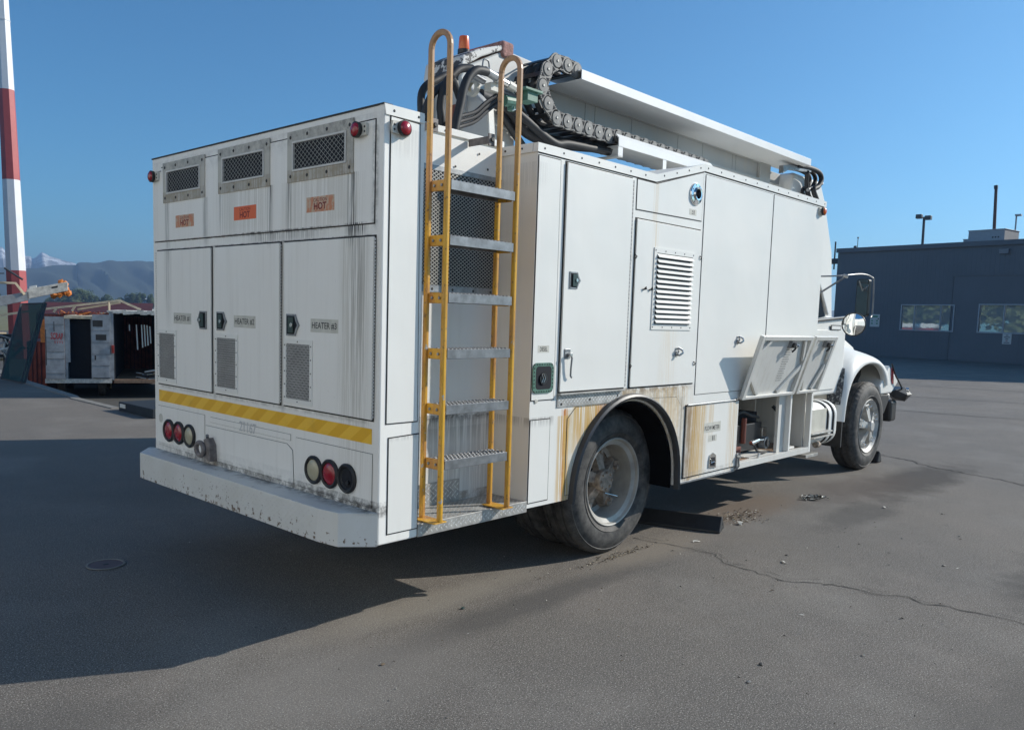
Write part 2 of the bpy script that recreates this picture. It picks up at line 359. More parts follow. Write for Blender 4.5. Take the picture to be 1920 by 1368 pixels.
    def build(s, name, parent=None, bevel=0, smooth=False, subd=0, seg=2, label=None):
        me = bpy.data.meshes.new(name); me.from_pydata(s.v, [], s.f)
        for mt in s.mats: me.materials.append(M[mt] if isinstance(mt, str) else mt)
        me.polygons.foreach_set('material_index', s.mi)
        if smooth: me.polygons.foreach_set('use_smooth', [True]*len(s.f))
        me.update(); o = bpy.data.objects.new(name, me); COL.objects.link(o)
        if parent: o.parent = parent
        if bevel:
            b = o.modifiers.new('bevel', 'BEVEL'); b.width = bevel; b.segments = seg; b.limit_method = 'ANGLE'; b.angle_limit = math.radians(40)
        if subd:
            b = o.modifiers.new('sub', 'SUBSURF'); b.levels = subd; b.render_levels = subd
        if smooth and not subd: me.set_sharp_from_angle(angle=math.radians(38)) if hasattr(me, 'set_sharp_from_angle') else None
        if label: o['label'] = label
        return o
def tag(o, label=None, cat=None, group=None, kind=None):
    if label: o['label'] = label
    if cat: o['category'] = cat
    if group: o['group'] = group
    if kind: o['kind'] = kind
    return o
def empty(name, loc=(0, 0, 0), **k):
    o = bpy.data.objects.new(name, None); COL.objects.link(o); o.location = loc; o.empty_display_size = .2
    return tag(o, **k)
def text_mesh(mb, s, cu, cz, h, pl, mat, d=0.004, w=None, sx=1.0, shear=0.0, rot=0.0, basis=None, bold=0.0):
    """adds written characters, centred at (cu, cz) on plane R (x=-d) or S (y=-d)"""
    c = bpy.data.curves.new('t', 'FONT'); c.body = s; c.size = 1.0; c.extrude = 0.0; c.align_x = 'CENTER'; c.align_y = 'CENTER'; c.shear = shear
    c.offset = bold; c.resolution_u = 3
    o = bpy.data.objects.new('t', c); COL.objects.link(o); bpy.context.view_layer.update()
    me = bpy.data.meshes.new_from_object(o.evaluated_get(bpy.context.evaluated_depsgraph_get()))
    xs = [v.co.x for v in me.vertices]; ys = [v.co.y for v in me.vertices]
    x0, x1, y0, y1 = min(xs), max(xs), min(ys), max(ys)
    kz = h/(y1-y0); ku = (w/(x1-x0)) if w else kz*sx
    vs = []
    for v in me.vertices:
        a = (v.co.x-(x0+x1)/2)*ku; b = (v.co.y-(y0+y1)/2)*kz
        a, b = a*math.cos(rot)-b*math.sin(rot), a*math.sin(rot)+b*math.cos(rot)
        if basis: O, U, V = basis; vs.append(O+U*(cu+a)+V*(cz+b))
        elif pl == 'R': vs.append((-d, cu-a, cz+b))
        else: vs.append((cu+a, -d, cz+b))
    mb.add(vs, [tuple(p.vertices) for p in me.polygons], mat)
    bpy.data.objects.remove(o); bpy.data.curves.remove(c); bpy.data.meshes.remove(me)
    return mb
def spline(pts, n=8):
    P = [Vector(p) for p in pts]; out = []
    for i in range(len(P)-1):
        p0, p1, p2, p3 = P[max(i-1, 0)], P[i], P[i+1], P[min(i+2, len(P)-1)]
        for k in range(n):
            t = k/n
            out.append(0.5*((2*p1)+(p2-p0)*t+(2*p0-5*p1+4*p2-p3)*t*t+(3*p1-p0-3*p2+p3)*t**3))
    return out+[P[-1]]
M['vent_frame'] = paint('weathered_vent_frame', base=(0.50, 0.48, 0.42), streak=0.9, grime=1.0, uaxis=1, stains=[(1.2, 1.3, .1, 2.56, 2.50, .03, BLK, .45, 'b'), (1.2, 1.3, .1, 2.36, 2.28, .02, BRN, .45, 's'), (.26, .06, .05, 2.56, 2.28, .02, BLK, .35, 'b'), (1.2, 1.3, .1, 2.34, 2.28, .02, (.30, .24, .14), .7, 'b')])
M['faded'] = simple('faded_ink', (0.58, 0.58, 0.57), 0.5)
M['copper2'] = simple('brown_grey_cast_iron', (0.20, 0.175, 0.165), 0.55, var=0.5, scale=30)
M['rimf'] = simple('silver_painted_rim', (0.52, 0.51, 0.48), 0.5, metal=0.15, var=0.35, scale=14)
M['scuff_shade'] = simple('scuffed_shade_grey', (0.20, 0.20, 0.205), 0.6, var=0.6, scale=30)
M['boomlit'] = paint('boom_paint_lit', base=(0.74, 0.75, 0.74), streak=0.1, grime=0.15)  # lit copy of the boom paint, for the sunlit tray lips
def mk_peel():
    t = NT('peeling_black_coating'); n = t.noise(9, 5, 0.7)
    t.link(t.mix(t.ramp(n, 0.50, 0.53), (0.62, 0.61, 0.58), (0.05, 0.05, 0.052)), t.b.inputs['Base Color']); t.b.inputs['Roughness'].default_value = 0.6; return t.m
M['peel'] = mk_peel()
def mk_asphalt():
    t = NT('asphalt'); t.P()
    agg = t.noise(120, 3, 0.8); agg2 = t.noise(48, 4, 0.85, off=4); spk = t.noise(150, 2, 0.6, off=13); spd = t.noise(110, 2, 0.6, off=31); big = t.noise(0.35, 6, 0.62); mid = t.noise(1.7, 6, 0.7, off=7)
    c = t.mix(t.ramp(agg, 0.40, 0.62), (0.092, 0.080, 0.068), (0.222, 0.198, 0.170))
    c = t.mix(t.ramp(agg2, 0.60, 0.72, 0, 0.65), c, (0.38, 0.36, 0.33))
    c = t.mix(t.ramp(agg2, 0.40, 0.30, 0, 0.45), c, (0.05, 0.048, 0.046))
    c = t.mix(t.ramp(big, 0.42, 0.60, 0, 0.42), c, (0.095, 0.092, 0.088)); c = t.mix(t.ramp(t.noise(.8, 5, .6, off=21), 0.5, 0.66, 0, 0.30), c, (0.26, 0.245, 0.22))
    c = t.mix(t.ramp(mid, 0.50, 0.72, 0, 0.38), c, (0.20, 0.175, 0.155))
    c = t.mix(t.ramp(spk, 0.59, 0.64, 0, 0.8), c, (0.50, 0.47, 0.42)); c = t.mix(t.ramp(spd, 0.60, 0.65, 0, 0.8), c, (0.030, 0.028, 0.026))
    def patch(x, y, rx, ry, col, k, nz, lo, hi):
        dx = t.math('DIVIDE', t.math('SUBTRACT', t.xyz[0], x), rx); dy = t.math('DIVIDE', t.math('SUBTRACT', t.xyz[1], y), ry)
        d = t.math('SQRT', t.math('ADD', t.math('MULTIPLY', dx, dx), t.math('MULTIPLY', dy, dy)))
        m = t.math('MULTIPLY', t.ramp(t.math('ADD', d, t.math('MULTIPLY', t.math('SUBTRACT', nz, 0.5), 1.4)), lo, hi, 1, 0), k)
        return t.mix(m, c, col)
    c = patch(7.2, -0.4, 1.6, 0.40, (0.040, 0.034, 0.03), 0.8, mid, .5, 1.1)
    c = patch(6.2, -0.15, 1.1, 0.4, (0.085, 0.065, 0.055), 0.55, mid, .5, 1.1)
    c = patch(4.9, -0.55, .8, 0.25, (0.045, 0.042, 0.04), 0.5, mid, .5, 1.1)
    c = patch(4.3, 0.22, .9, 0.28, (0.17, 0.125, 0.09), 0.65, agg2, .6, 1.2)
    c = patch(4.2, -2.6, 1.5, .9, (0.060, 0.055, 0.050), 0.75, mid, .5, .9)
    c = patch(.6, .30, 1.0, 0.16, (0.27, 0.245, 0.205), 0.5, mid, .4, 1.1)
    c = patch(1.6, -2.5, .8, .5, (0.075, 0.07, 0.064), 0.5, mid, .4, 1.0)
    c = patch(-1.5, .2, .7, .3, (0.09, 0.085, 0.078), 0.4, mid, .4, 1.0)
    c = patch(1.2, -.1, 1.6, 0.18, (0.075, 0.07, 0.066), 0.6, mid, .4, 1.0)
    c = patch(-.3, -.2, .8, 0.5, (0.24, 0.22, 0.195), 0.35, mid, .4, 1.0)
    c = patch(2.5, .05, .9, 0.25, (0.26, 0.22, 0.17), 0.55, agg2, .4, 1.0)
    t.link(c, t.b.inputs['Base Color']); t.b.inputs['Roughness'].default_value = 0.85; t.b.inputs['Specular IOR Level'].default_value = 0.35
    t.bump(agg, 0.4, 0.005); return t.m
M['asphalt'] = mk_asphalt()
def mk_ground(name, a, b, s=0.05, s2=2.0):
    t = NT(name); c = t.mix(t.ramp(t.noise(s, 6, .65), .35, .65), a, b); c = t.mix(t.ramp(t.noise(s2, 5, .7), .4, .7, 0, .5), c, tuple(x*.6 for x in b))
    t.link(c, t.b.inputs['Base Color']); t.b.inputs['Roughness'].default_value = .95; return t.m
M['field'] = mk_ground('dry_grass_field', (0.20, 0.17, 0.085), (0.14, 0.15, 0.06), .02, .5)
M['gravel'] = mk_ground('dark_yard_gravel', (0.06, 0.058, 0.052), (0.085, 0.08, 0.07), .3, 6)
M['hangarwhite'] = simple('hangar_white', (.82, .79, .72), .6, var=.08, scale=.4); M['scuff_shade2'] = mk_placard('torn_black_decal', (.03, .032, .036), (.42, .42, .40), .56)
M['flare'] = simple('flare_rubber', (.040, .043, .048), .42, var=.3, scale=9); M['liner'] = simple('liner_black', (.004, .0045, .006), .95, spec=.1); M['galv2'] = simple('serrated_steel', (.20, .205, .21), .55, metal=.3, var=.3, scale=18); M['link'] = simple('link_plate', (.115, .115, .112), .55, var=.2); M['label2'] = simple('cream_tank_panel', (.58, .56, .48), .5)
M['concrete'] = simple('concrete_edge', (0.22, 0.21, 0.19), .85, var=.3, scale=5)
M['crack'] = simple('crack_filler', (0.022, 0.022, 0.022), .9)
def mk_mtn(name, snow):
    t = NT(name); n = t.noise(.02, 7, .7); t.P()
    c = t.mix(t.ramp(n, .35, .65), (0.020, 0.034, 0.024), (0.034, 0.046, 0.032))
    if snow:
        c = t.mix(t.ramp(n, .4, .6), (0.14, 0.14, 0.145), (0.22, 0.22, 0.22))
        m = t.ramp(t.math('ADD', t.math('MULTIPLY', t.math('SUBTRACT', t.noise(.03, 7, .75, off=3), .5), 130), t.xyz[2]), 92, 98)
        c = t.mix(t.math('MULTIPLY', m, t.ramp(t.noise(.05, 5, .7, off=9), .35, .6)), c, (0.70, 0.72, 0.76))
    t.link(c, t.b.inputs['Base Color']); t.b.inputs['Roughness'].default_value = .95; return t.m
M['hill'] = mk_mtn('forested_ridge', False); M['snow'] = mk_mtn('snow_mountain', True)
def mk_clad():
    t = NT('dark_blue_grey_cladding'); t.P()
    c = t.mix(t.ramp(t.noise(.5, 5, .6), .35, .7), (0.120, 0.134, 0.152), (0.136, 0.150, 0.170))
    t.link(c, t.b.inputs['Base Color']); t.b.inputs['Roughness'].default_value = .5; return t.m
M['clad'] = mk_clad()
M['clad2'] = simple('panel_blue_grey', (0.134, 0.148, 0.168), .5, var=.08, scale=.6)
M['hvac'] = simple('hvac_grey', (0.38, 0.40, 0.42), .5, var=.1)
M['darkmetal'] = simple('dark_metal', (0.035, 0.04, 0.05), .5)
M['pipebrown'] = simple('brown_pipe', (0.11, 0.06, 0.055), .6)
M['notice'] = simple('notice_white', (0.62, 0.63, 0.60), .5, var=.06)
M['noticegreen'] = simple('notice_green', (0.08, 0.30, 0.16), .5)
M['winframe'] = simple('window_frame', (0.42, 0.45, 0.48), .4)
def mk_win():
    t = NT('window_glass'); t.b.inputs['Base Color'].default_value = (.10, .12, .13, 1); t.b.inputs['Roughness'].default_value = .02
    t.b.inputs['Specular IOR Level'].default_value = 1.0; t.b.inputs['Metallic'].default_value = .55; t.b.inputs['Base Color'].default_value = (.55, .60, .62, 1)
    t.bump(t.noise(1.2, 2), .05, .02); return t.m
M['winglass'] = mk_win()
M['polered'] = simple('pole_red', (0.42, 0.075, 0.075), .5, var=.12, scale=1.5)
M['polewhite'] = simple('pole_white', (0.74, 0.74, 0.76), .5, var=.06, scale=1.5)
M['rustred'] = simple('rust_red_steel', (0.26, 0.055, 0.035), .75, var=.45, scale=3)
M['maroon'] = simple('maroon_roof', (0.07, 0.012, 0.016), .8, var=.3, scale=2)
M['bluewhite'] = simple('chalky_white_door', (0.34, 0.36, 0.38), .6, var=.35, scale=4)
M['cream'] = simple('cream_wood', (0.60, 0.50, 0.35), .7, var=.3, scale=6)
M['redspray'] = simple('red_spray', (0.50, 0.02, 0.03), .6)
M['frayed'] = simple('frayed_foam', (0.62, 0.60, 0.54), .9, var=.4, scale=12, bump=.5)
M['decksteel'] = simple('dark_tank_steel', (0.012, 0.020, 0.030), .8, var=.3, scale=5)
def mk_tint():
    t = NT('tinted_glass_sheet'); t.b.inputs['Base Color'].default_value = (.02, .055, .05, 1); t.b.inputs['Roughness'].default_value = .12; t.b.inputs['Alpha'].default_value = .74
    return t.m
M['tint'] = mk_tint()
def mk_leaf(name, a, b):
    t = NT(name); c = t.mix(t.ramp(t.noise(.6, 5, .7), .35, .65), a, b); t.link(c, t.b.inputs['Base Color']); t.b.inputs['Roughness'].default_value = .8; return t.m
M['leaf'] = mk_leaf('tree_foliage', (.030, .055, .018), (.075, .105, .035)); M['leaf2'] = mk_leaf('pale_foliage', (.06, .09, .03), (.12, .14, .06))
M['bark'] = simple('bark', (.09, .07, .05), .9)
M['debris'] = simple('dry_leaf', (.16, .12, .08), .9, var=.5, scale=60)
M['bone'] = simple('pale_chip', (.60, .58, .52), .7)
M['hangar'] = simple('hangar_cladding', (.25, .28, .31), .6, var=.1, scale=.5)
# ================================================================== SETTING
def sheet(name, pts, z, mat, th=0.0):
    m = MB()
    if th: m.prism(pts, 'z', z-th, z, mat)
    else: m.add([(x, y, z) for x, y in pts], [tuple(range(len(pts)))], mat)
    return tag(m.build(name), kind='structure')
sheet('field', [(-900, -900), (2900, -900), (2900, 3000), (-900, 3000)], -1.35, 'field')
sheet('yard', [(2.7, 9.8), (120, 9.8), (120, 90), (-30, 90), (-30, 22), (2.7, 22)], -1.342, 'gravel')
m = MB(); m.prism([(-80, -80), (140, -80), (140, 70), (22, 70), (22, 10.2), (2.72, 10.2), (2.72, 11.9), (2.80, 12.3), (3.0, 15.6), (3.35, 18.5), (3.6, 24), (-80, 24)], 'z', -1.3, 0, 'asphalt')
tag(m.build('asphalt'), kind='structure')
m = MB(); m.prism([(2.72, 10.2), (2.86, 10.2), (2.86, 11.9), (2.96, 12.3), (3.2, 15.6), (3.55, 18.5), (3.8, 24), (3.6, 24), (3.35, 18.5), (3.0, 15.6), (2.80, 12.3), (2.72, 11.9)], 'z', -1.3, .012, 'concrete')
tag(m.build('kerb'), kind='structure')
sheet('pavement_joint', [(26.2, 6.6), (26.5, 6.7), (30.3, 1.4), (40, -12), (39.7, -12), (29.9, 1.2)], .004, 'concrete')  # pale concrete strip; also paints the light line along the shadow edge
rnd = random.Random(11)
def crack(pts, wd, seed):
    r = random.Random(seed); m = MB(); path = []
    for i in range(len(pts)-1):
        a, b_ = Vector(pts[i]), Vector(pts[i+1]); n = max(2, int((b_-a).length/.05))
        for k in range(n): path.append(a.lerp(b_, k/n)+Vector((r.gauss(0, .016), r.gauss(0, .016)))+Vector((.05*math.sin(i*1.7+k*.31), .03*math.sin(k*.23+i)))*min(1, k*(n-k)/12))
    for off in (0, .035, -.03, .06):
        i = 0
        while i < len(path)-1:
            if off == 0 or r.random() < .45:
                L = len(path) if off == 0 else i+r.randint(3, 9); seg = path[i:L]
                vs = []
                for j, p in enumerate(seg):
                    q = seg[min(j+1, len(seg)-1)]-seg[max(j-1, 0)]; q = Vector((-q.y, q.x)); q = q.normalized() if q.length > 0 else Vector((0, 1)); w_ = wd*(.5+r.random()) if off == 0 else wd*.6*r.random()
                    p = p+q*off*(1+.3*r.random()); vs += [(p.x+q.x*w_, p.y+q.y*w_, .0035+abs(off)*.02), (p.x-q.x*w_, p.y-q.y*w_, .0035+abs(off)*.02)]
                if len(vs) > 3: m.add(vs, [(2*j, 2*j+1, 2*j+3, 2*j+2) for j in range(len(vs)//2-1)], 'crack')
                i = L
            else: i += 4
    return tag(m.build('asphalt_crack'), kind='structure')
crack([(2.665, .297), (2.73, .012), (2.748, -.327), (2.601, -.685), (2.547, -.933), (2.731, -1.237), (2.827, -1.59), (2.869, -1.877), (2.835, -2.212), (2.9, -3.0)], .004, 1)
crack([(10.5, 4.0), (9.4, 2.0), (8.307, -.022), (8.052, -.563), (7.736, -1.269), (7.4, -2.2)], .008, 2)
crack([(17.5, 6.5), (18.1, 3.87), (19.0, 2.93), (19.5, 1.0), (20.2, -2)], .018, 3); crack([(14.0, 5.2), (14.8, 3.0), (15.2, 1.2), (16, -1.5)], .014, 4)
crack([(23, 7), (23.3, 4), (24.2, 1), (25, -2)], .022, 5)

def mountain(name, prof, seed, mat, depth, base=-2.0, amp=.10):
    """prof: crest points (x, y, z) in the place; slopes fall away on both sides"""
    r = random.Random(seed); m = MB(); pts = spline(prof, 8); n = len(pts); R = 14; vs = []
    cam0 = Vector((-2.4, -3.1, 0)); ph = [[r.uniform(0, 6.28) for _ in range(6)] for _ in range(2)]
    for i, p in enumerate(pts):
        d = (Vector((p.x, p.y, 0))-cam0).normalized()
        for j in range(-R, R+1):
            t = j/R; h = p.z*(1-abs(t)**.8)
            nz = sum(math.sin(i*.23*(2**k)+t*9*(1.7**k)+ph[0][k])*.5**k for k in range(5))
            nz2 = abs(math.sin(i*.31+t*4+ph[1][0]))*.5
            h = h+p.z*amp*(nz+nz2)*min(1, abs(t)*3)*(1-abs(t)) if j else p.z+p.z*.012*nz
            q = Vector((p.x, p.y, 0))+d*t*depth
            vs.append((q.x, q.y, max(base, h)))
    k = 2*R+1; fs = [(i*k+j, i*k+j+1, (i+1)*k+j+1, (i+1)*k+j) for i in range(n-1) for j in range(k-1)]
    m.add(vs, fs, mat); return tag(m.build(name, smooth=True), kind='structure')
mountain('hills', [(-700, 1400, 30), (100, 1500, 45), (356, 1453, 50.9), (430, 1433, 52.9), (465, 1422, 60), (493, 1412.6, 62), (500, 1410, 65.5), (525, 1401, 68.7), (540, 1395, 72.2), (562, 1387, 71), (588, 1376, 74.3), (603, 1370, 74.3), (632, 1356, 71.7), (760, 1290, 60), (1000, 1100, 66), (1200, 850, 48), (1500, 400, 20)], 5, 'hill', 420)
mountain('snow_mountain', [(300, 2250, 90), (450, 2240, 100), (569, 2225, 115), (610, 2214, 127), (620, 2211, 119), (656, 2200, 111), (667, 2197, 109), (677, 2194, 104), (693.5, 2189, 121), (709, 2184, 112), (741, 2173, 101.8), (763, 2166, 95), (790, 2156, 79), (900, 2100, 60), (1100, 2000, 70)], 8, 'snow', 500, amp=.05)

# trees
def tree(x, y, z0, h, wd, mat, seed, label, group=None, name='tree', n=2000):
    r = random.Random(seed); root = empty(name, (0, 0, 0), label=label, cat='tree', group=group)
    t = MB(); t.tube([(x, y, z0), (x+.05*h*r.uniform(-1, 1), y, z0+h*.35), (x, y, z0+h*.75)], [h*.04, h*.03, h*.012], 'bark', n=8)
    for k in range(5):
        a = r.uniform(0, 6.28); zz = z0+h*r.uniform(.25, .55); t.tube([(x, y, zz), (x+wd*.3*math.cos(a), y+wd*.3*math.sin(a), zz+h*.2)], [h*.016, h*.006], 'bark', n=6)
    t.build('trunk', root)
    c = MB(); lobes = [(x+wd*.34*r.uniform(-1, 1), y+wd*.34*r.uniform(-1, 1), z0+h*r.uniform(.38, .85), wd*r.uniform(.18, .34)) for _ in range(9)]
    lobes.append((x, y, z0+h*.86, wd*.2))
    for k in range(n):
        l = r.choice(lobes); a = r.uniform(0, 6.28); b_ = math.acos(r.uniform(-1, 1)); rr_ = l[3]*r.uniform(.55, 1.08)
        p = Vector((l[0]+rr_*math.sin(b_)*math.cos(a), l[1]+rr_*math.sin(b_)*math.sin(a), l[2]+rr_*.85*math.cos(b_)*h/wd*.9)); s = h*r.uniform(.022, .05)
        e1 = Vector((r.gauss(0, 1), r.gauss(0, 1), r.gauss(0, 1))).normalized(); e2 = e1.orthogonal().normalized()
        c.add([p-e1*s, p+e2*s*.7, p+e1*s, p-e2*s*.7], [(0, 1, 2, 3)], mat)
    c.build('crown', root); return root

# ================================================================== TRUCK
T = empty('service_truck', (0, 0, 0), label='white service truck with a boom, three rear heater doors and a yellow ladder', cat='truck')
W = 2.44
def panel(name, pl, u0, u1, z0, z1, mat, proud=0.010, gap=0.008, gapd=0.003, bev=0.004, label=None, parent=T):
    m = MB(); m.rect(pl, u0-gap, u1+gap, z0-gap, z1+gap, 0.0005, gapd, 'gap'); m.rect(pl, u0, u1, z0, z1, gapd, proud, mat)
    return m.build(name, parent, bevel=bev, label=label)
def rivets(mb, pl, pts, d, r=0.006, mat='ink'):
    for u, z in pts:
        a = (-d, u, z) if pl == 'R' else (u, -d, z); b = (-d-.003, u, z) if pl == 'R' else (u, -d-.003, z)
        mb.cyl(a, b, r, mat, r1=r*.6, n=8)

# ---- body shells
b = MB(); b.box(0, .25, 0, W, .51, 2.59, 'rear'); b.build('rear_cabinet', T, bevel=.006)
b = MB(); b.box(.25, 1.10, .28, W, .52, 2.44, 'recess')
b.box(.25, 1.08, .28, .30, 2.44, 2.632, 'white')
b.box(.25, 1.08, .266, .28, 2.42, 2.585, 'white')
b.box(.25, 1.08, .262, .30, 2.600, 2.636, 'white')
rivets(b, 'S', [(.45, 2.535), (.88, 2.535), (.70, 2.44), (.95, 2.46), (.35, 2.60), (.62, 2.615), (.90, 2.618)], -.262, .008)
b.build('ladder_bay_wall', T, bevel=.002)
arch = [(1.50, .528)]
cx, cz, ra = 2.09, .51, .585
for k in range(0, 25):
    a = PI-math.radians(2)-(PI-math.radians(4))*k/24
    arch.append((cx+ra*math.cos(a), cz+.02+(ra-.01)*math.sin(a)))
arch += [(2.68, .46)]
poly = [(1.08, .53)]+arch+[(3.60, .46), (3.60, 1.045), (5.06, 1.045), (5.06, 2.76), (2.885, 2.76), (2.27, 2.60), (1.08, 2.60)]
b = MB(); b.prism(poly, 'y', 0, W, 'side'); b.build('main_body', T)
# roof flashing with rivets
for pts_, y0, rv in (([(0.008, 2.545), (.24, 2.545), (.24, 2.592), (-.002, 2.592)], -.006, [(.055, 2.568), (.205, 2.568)]),
                 ([(1.072, 2.553), (2.27, 2.553), (2.27, 2.603), (1.072, 2.603)], -.007, [(1.13+.168*k, 2.578) for k in range(7)]),
                 ([(2.27, 2.553), (2.885, 2.713), (2.885, 2.763), (2.27, 2.603)], -.0065, [(2.36+.155*k, 2.605+.0403*k) for k in range(4)]),
                 ([(2.885, 2.713), (5.062, 2.713), (5.062, 2.763), (2.885, 2.763)], -.007, [(2.93+.19*k, 2.738) for k in range(12)])):
    b = MB(); b.prism(pts_, 'y', y0, .03, 'white'); rivets(b, 'S', rv, -y0, .007); b.build('roof_flashing', T)
b = MB(); b.box(1.068, 1.0795, .031, 1.2, 2.553, 2.603, 'white')
for (u, z) in [(.11, 2.578), (.24, 2.578)]: b.cyl((1.068, u, z), (1.064, u, z), .006, 'ink', n=8)
b.build('roof_flashing', T)
for pts_ in ([(1.08, 2.547), (2.27, 2.547), (2.27, 2.5525), (1.08, 2.5525)], [(2.89, 2.705), (5.06, 2.705), (5.06, 2.7125), (2.89, 2.7125)], [(2.271, 2.546), (2.884, 2.706), (2.884, 2.7125), (2.271, 2.5525)]):
    b = MB(); b.prism(pts_, 'y', -.0012, .005, 'gap'); b.build('flashing_gap', T)
b = MB(); b.box(-.004, .05, -.002, W+.004, 2.588, 2.597, 'ink'); b.build('roof_edge_seal', T, bevel=.002)

# ---- side fixed panels (thin raised skins with dark seams)
def skin(name, pl, pts, mat, gap=.006, proud=.0045, label=None):
    """polygon skin with a thin dark seam round it"""
    n = len(pts); cu = sum(p[0] for p in pts)/n; cz_ = sum(p[1] for p in pts)/n
    big = []
    A = sum(pts[i][0]*pts[(i+1) % n][1]-pts[(i+1) % n][0]*pts[i][1] for i in range(n)); sg = 1 if A > 0 else -1
    for i in range(n):
        p0, p1, p2 = Vector(pts[i-1]), Vector(pts[i]), Vector(pts[(i+1) % n])
        d1 = (p1-p0).normalized(); d2 = (p2-p1).normalized()
        n1 = Vector((d1.y, -d1.x))*sg; n2 = Vector((d2.y, -d2.x))*sg; nn = (n1+n2); nn = nn/(nn.dot(n1)+1e-9)
        big.append(tuple(p1+nn*gap))
    m = MB(); ax = 'x' if pl == 'R' else 'y'
    m.prism(big, ax, -.0008, -.0020, 'gap'); m.prism(pts, ax, -.0020, -proud, mat)
    return m.build(name, T, bevel=.0015, seg=1, label=label)
skin('side_panel', 'S', [(.040, 1.105), (.232, 1.105), (.214, 2.535), (.040, 2.540)], 'side')
skin('side_panel', 'S', [(.056, .560), (.244, .560), (.244, 1.037), (.056, 1.030)], 'side')
skin('side_panel', 'S', [(1.088, 1.16), (1.286, 1.16), (1.276, 2.535), (1.088, 2.535)], 'side')
skin('side_panel', 'S', [(1.088, .56), (1.262, .56), (1.262, 1.042), (1.088, 1.042)], 'side')
skin('side_panel', 'S', [(2.055, 2.352), (2.875, 2.362), (2.875, 2.700), (2.28, 2.540), (2.055, 2.540)], 'side')
skin('side_panel', 'S', [(2.912, 1.108), (3.978, 1.108), (3.978, 2.692), (2.912, 2.692)], 'side', gap=.004)
skin('side_panel', 'S', [(4.012, 1.108), (5.030, 1.108), (5.030, 2.692), (4.012, 2.692)], 'side', gap=.004)
skin('arch_panel', 'S', [(1.428, .56), (1.492, .56), (1.500, .66), (1.560, .85), (1.670, 1.00), (1.80, 1.095), (1.505, 1.095), (1.428, 1.030)], 'side', gap=.003, proud=.003)
skin('arch_panel', 'S', [(2.685, .50), (2.745, .49), (2.735, 1.030), (2.665, 1.100), (2.25, 1.112), (2.40, 1.04), (2.56, .90), (2.66, .70)], 'side', gap=.003, proud=.003)

# ---- side doors
d1 = panel('side_door', 'S', 1.332, 1.992, 1.200, 2.532, 'side', proud=.014, gap=.010)
m = MB()
for k in range(54): m.cyl((2.002, -.010, 1.205+.0245*k), (2.002, -.010, 1.225+.0245*k), .006, 'meshw', n=8)
m.build('hinge', d1, bevel=0)
def paddle(pl, u, z, parent, flip=1, s=1.0):
    """recessed paddle latch with chromed hexagonal bezel"""
    m = MB(); ax = 'x' if pl == 'R' else 'y'; f = flip
    pts = [(-.045, -.05), (.030, -.05), (.045, -.02), (.062, 0), (.045, .02), (.030, .05), (-.045, .05)]
    o = [(u+f*a*s, z+c*s) for a, c in pts]; i = [(u+f*(a*.80-.002)*s, z+c*.84*s) for a, c in pts]
    m.prism(o, ax, -.0135, -.019, 'zinc'); m.prism(i, ax, -.0190, -.0205, 'void')
    ib = [(u+f*a*s, z+c*s) for a, c in [(-.022, -.036), (.022, -.036), (.022, .036), (-.022, .036)]]
    m.prism(ib, ax, -.0205, -.026, 'darkgreen')
    c0 = (-.026, u+f*.012*s, z) if pl == 'R' else (u+f*.012*s, -.026, z); c1 = (-.032, u+f*.012*s, z) if pl == 'R' else (u+f*.012*s, -.032, z)
    m.cyl(c0, c1, .011*s, 'steel', n=12)
    rivets(m, pl, [(u+f*a*s, z+c*s) for a, c in [(-.036, .043), (-.036, -.043), (.026, .043), (.026, -.043)]], .019, .004, 'steel')
    return m.build('handle', parent, bevel=.0015, seg=1)
paddle('S', 1.425, 1.862, d1)
m = MB(); m.box(1.360, 1.412, -.020, -.014, 1.398, 1.456, 'zinc'); m.cyl((1.392, -.02, 1.42), (1.392, -.045, 1.42), .012, 'steel', n=12)
m.tube([(1.392, -.038, 1.425), (1.402, -.04, 1.40), (1.400, -.036, 1.34), (1.404, -.032, 1.295), (1.417, -.030, 1.283)], .006, 'galv', n=8)
m.box(1.352, 1.376, -.012, -.0, 1.402, 1.45, 'zinc'); m.build('hasp', d1, bevel=.002)
m = MB(); m.rect('S', 1.321, 1.982, 1.105, 1.187, .0015, .006, 'alu'); m.rect('S', 1.321, 1.982, 1.181, 1.190, .0015, .03, 'alu')
m.lozenges((1.325, -.006, 1.108), (1, 0, 0), (0, 0, 1), (0, -1, 0), .65, .07, .026, 'alub', .013)
rivets(m, 'S', [(1.36, 1.125), (1.64, 1.14), (1.93, 1.15)], .006, .010); m.build('kick_plate', T, bevel=.001, seg=1)
d2 = panel('vent_door', 'S', 2.062, 2.865, 1.197, 2.290, 'side', proud=.012, gap=.010)
m = MB()
for a0, a1, z0, z1 in ((2.270, 2.785, 2.092, 2.126), (2.270, 2.785, 1.578, 1.616), (2.270, 2.302, 1.616, 2.092), (2.760, 2.785, 1.616, 2.092)): m.rect('S', a0, a1, z0, z1, .012, .018, 'white')
m.rect('S', 2.302, 2.760, 1.616, 2.092, .0122, .0128, 'void')
for k in range(14):
    z = 1.622+k*.0337
    m.prism([(-.0128, z+.026), (-.0145, z+.0275), (-.034, z+.006), (-.034, z+.002), (-.030, z+.002), (-.0305, z+.0045)], 'x', 2.303, 2.759, 'white')
rivets(m, 'S', [(2.284+.121*k, 2.108) for k in range(5)]+[(2.284+.121*k, 1.596) for k in range(5)]+[(2.286, 1.70+.13*k) for k in range(3)]+[(2.774, 1.70+.13*k) for k in range(3)], .018, .005)
m.build('louvre', d2)
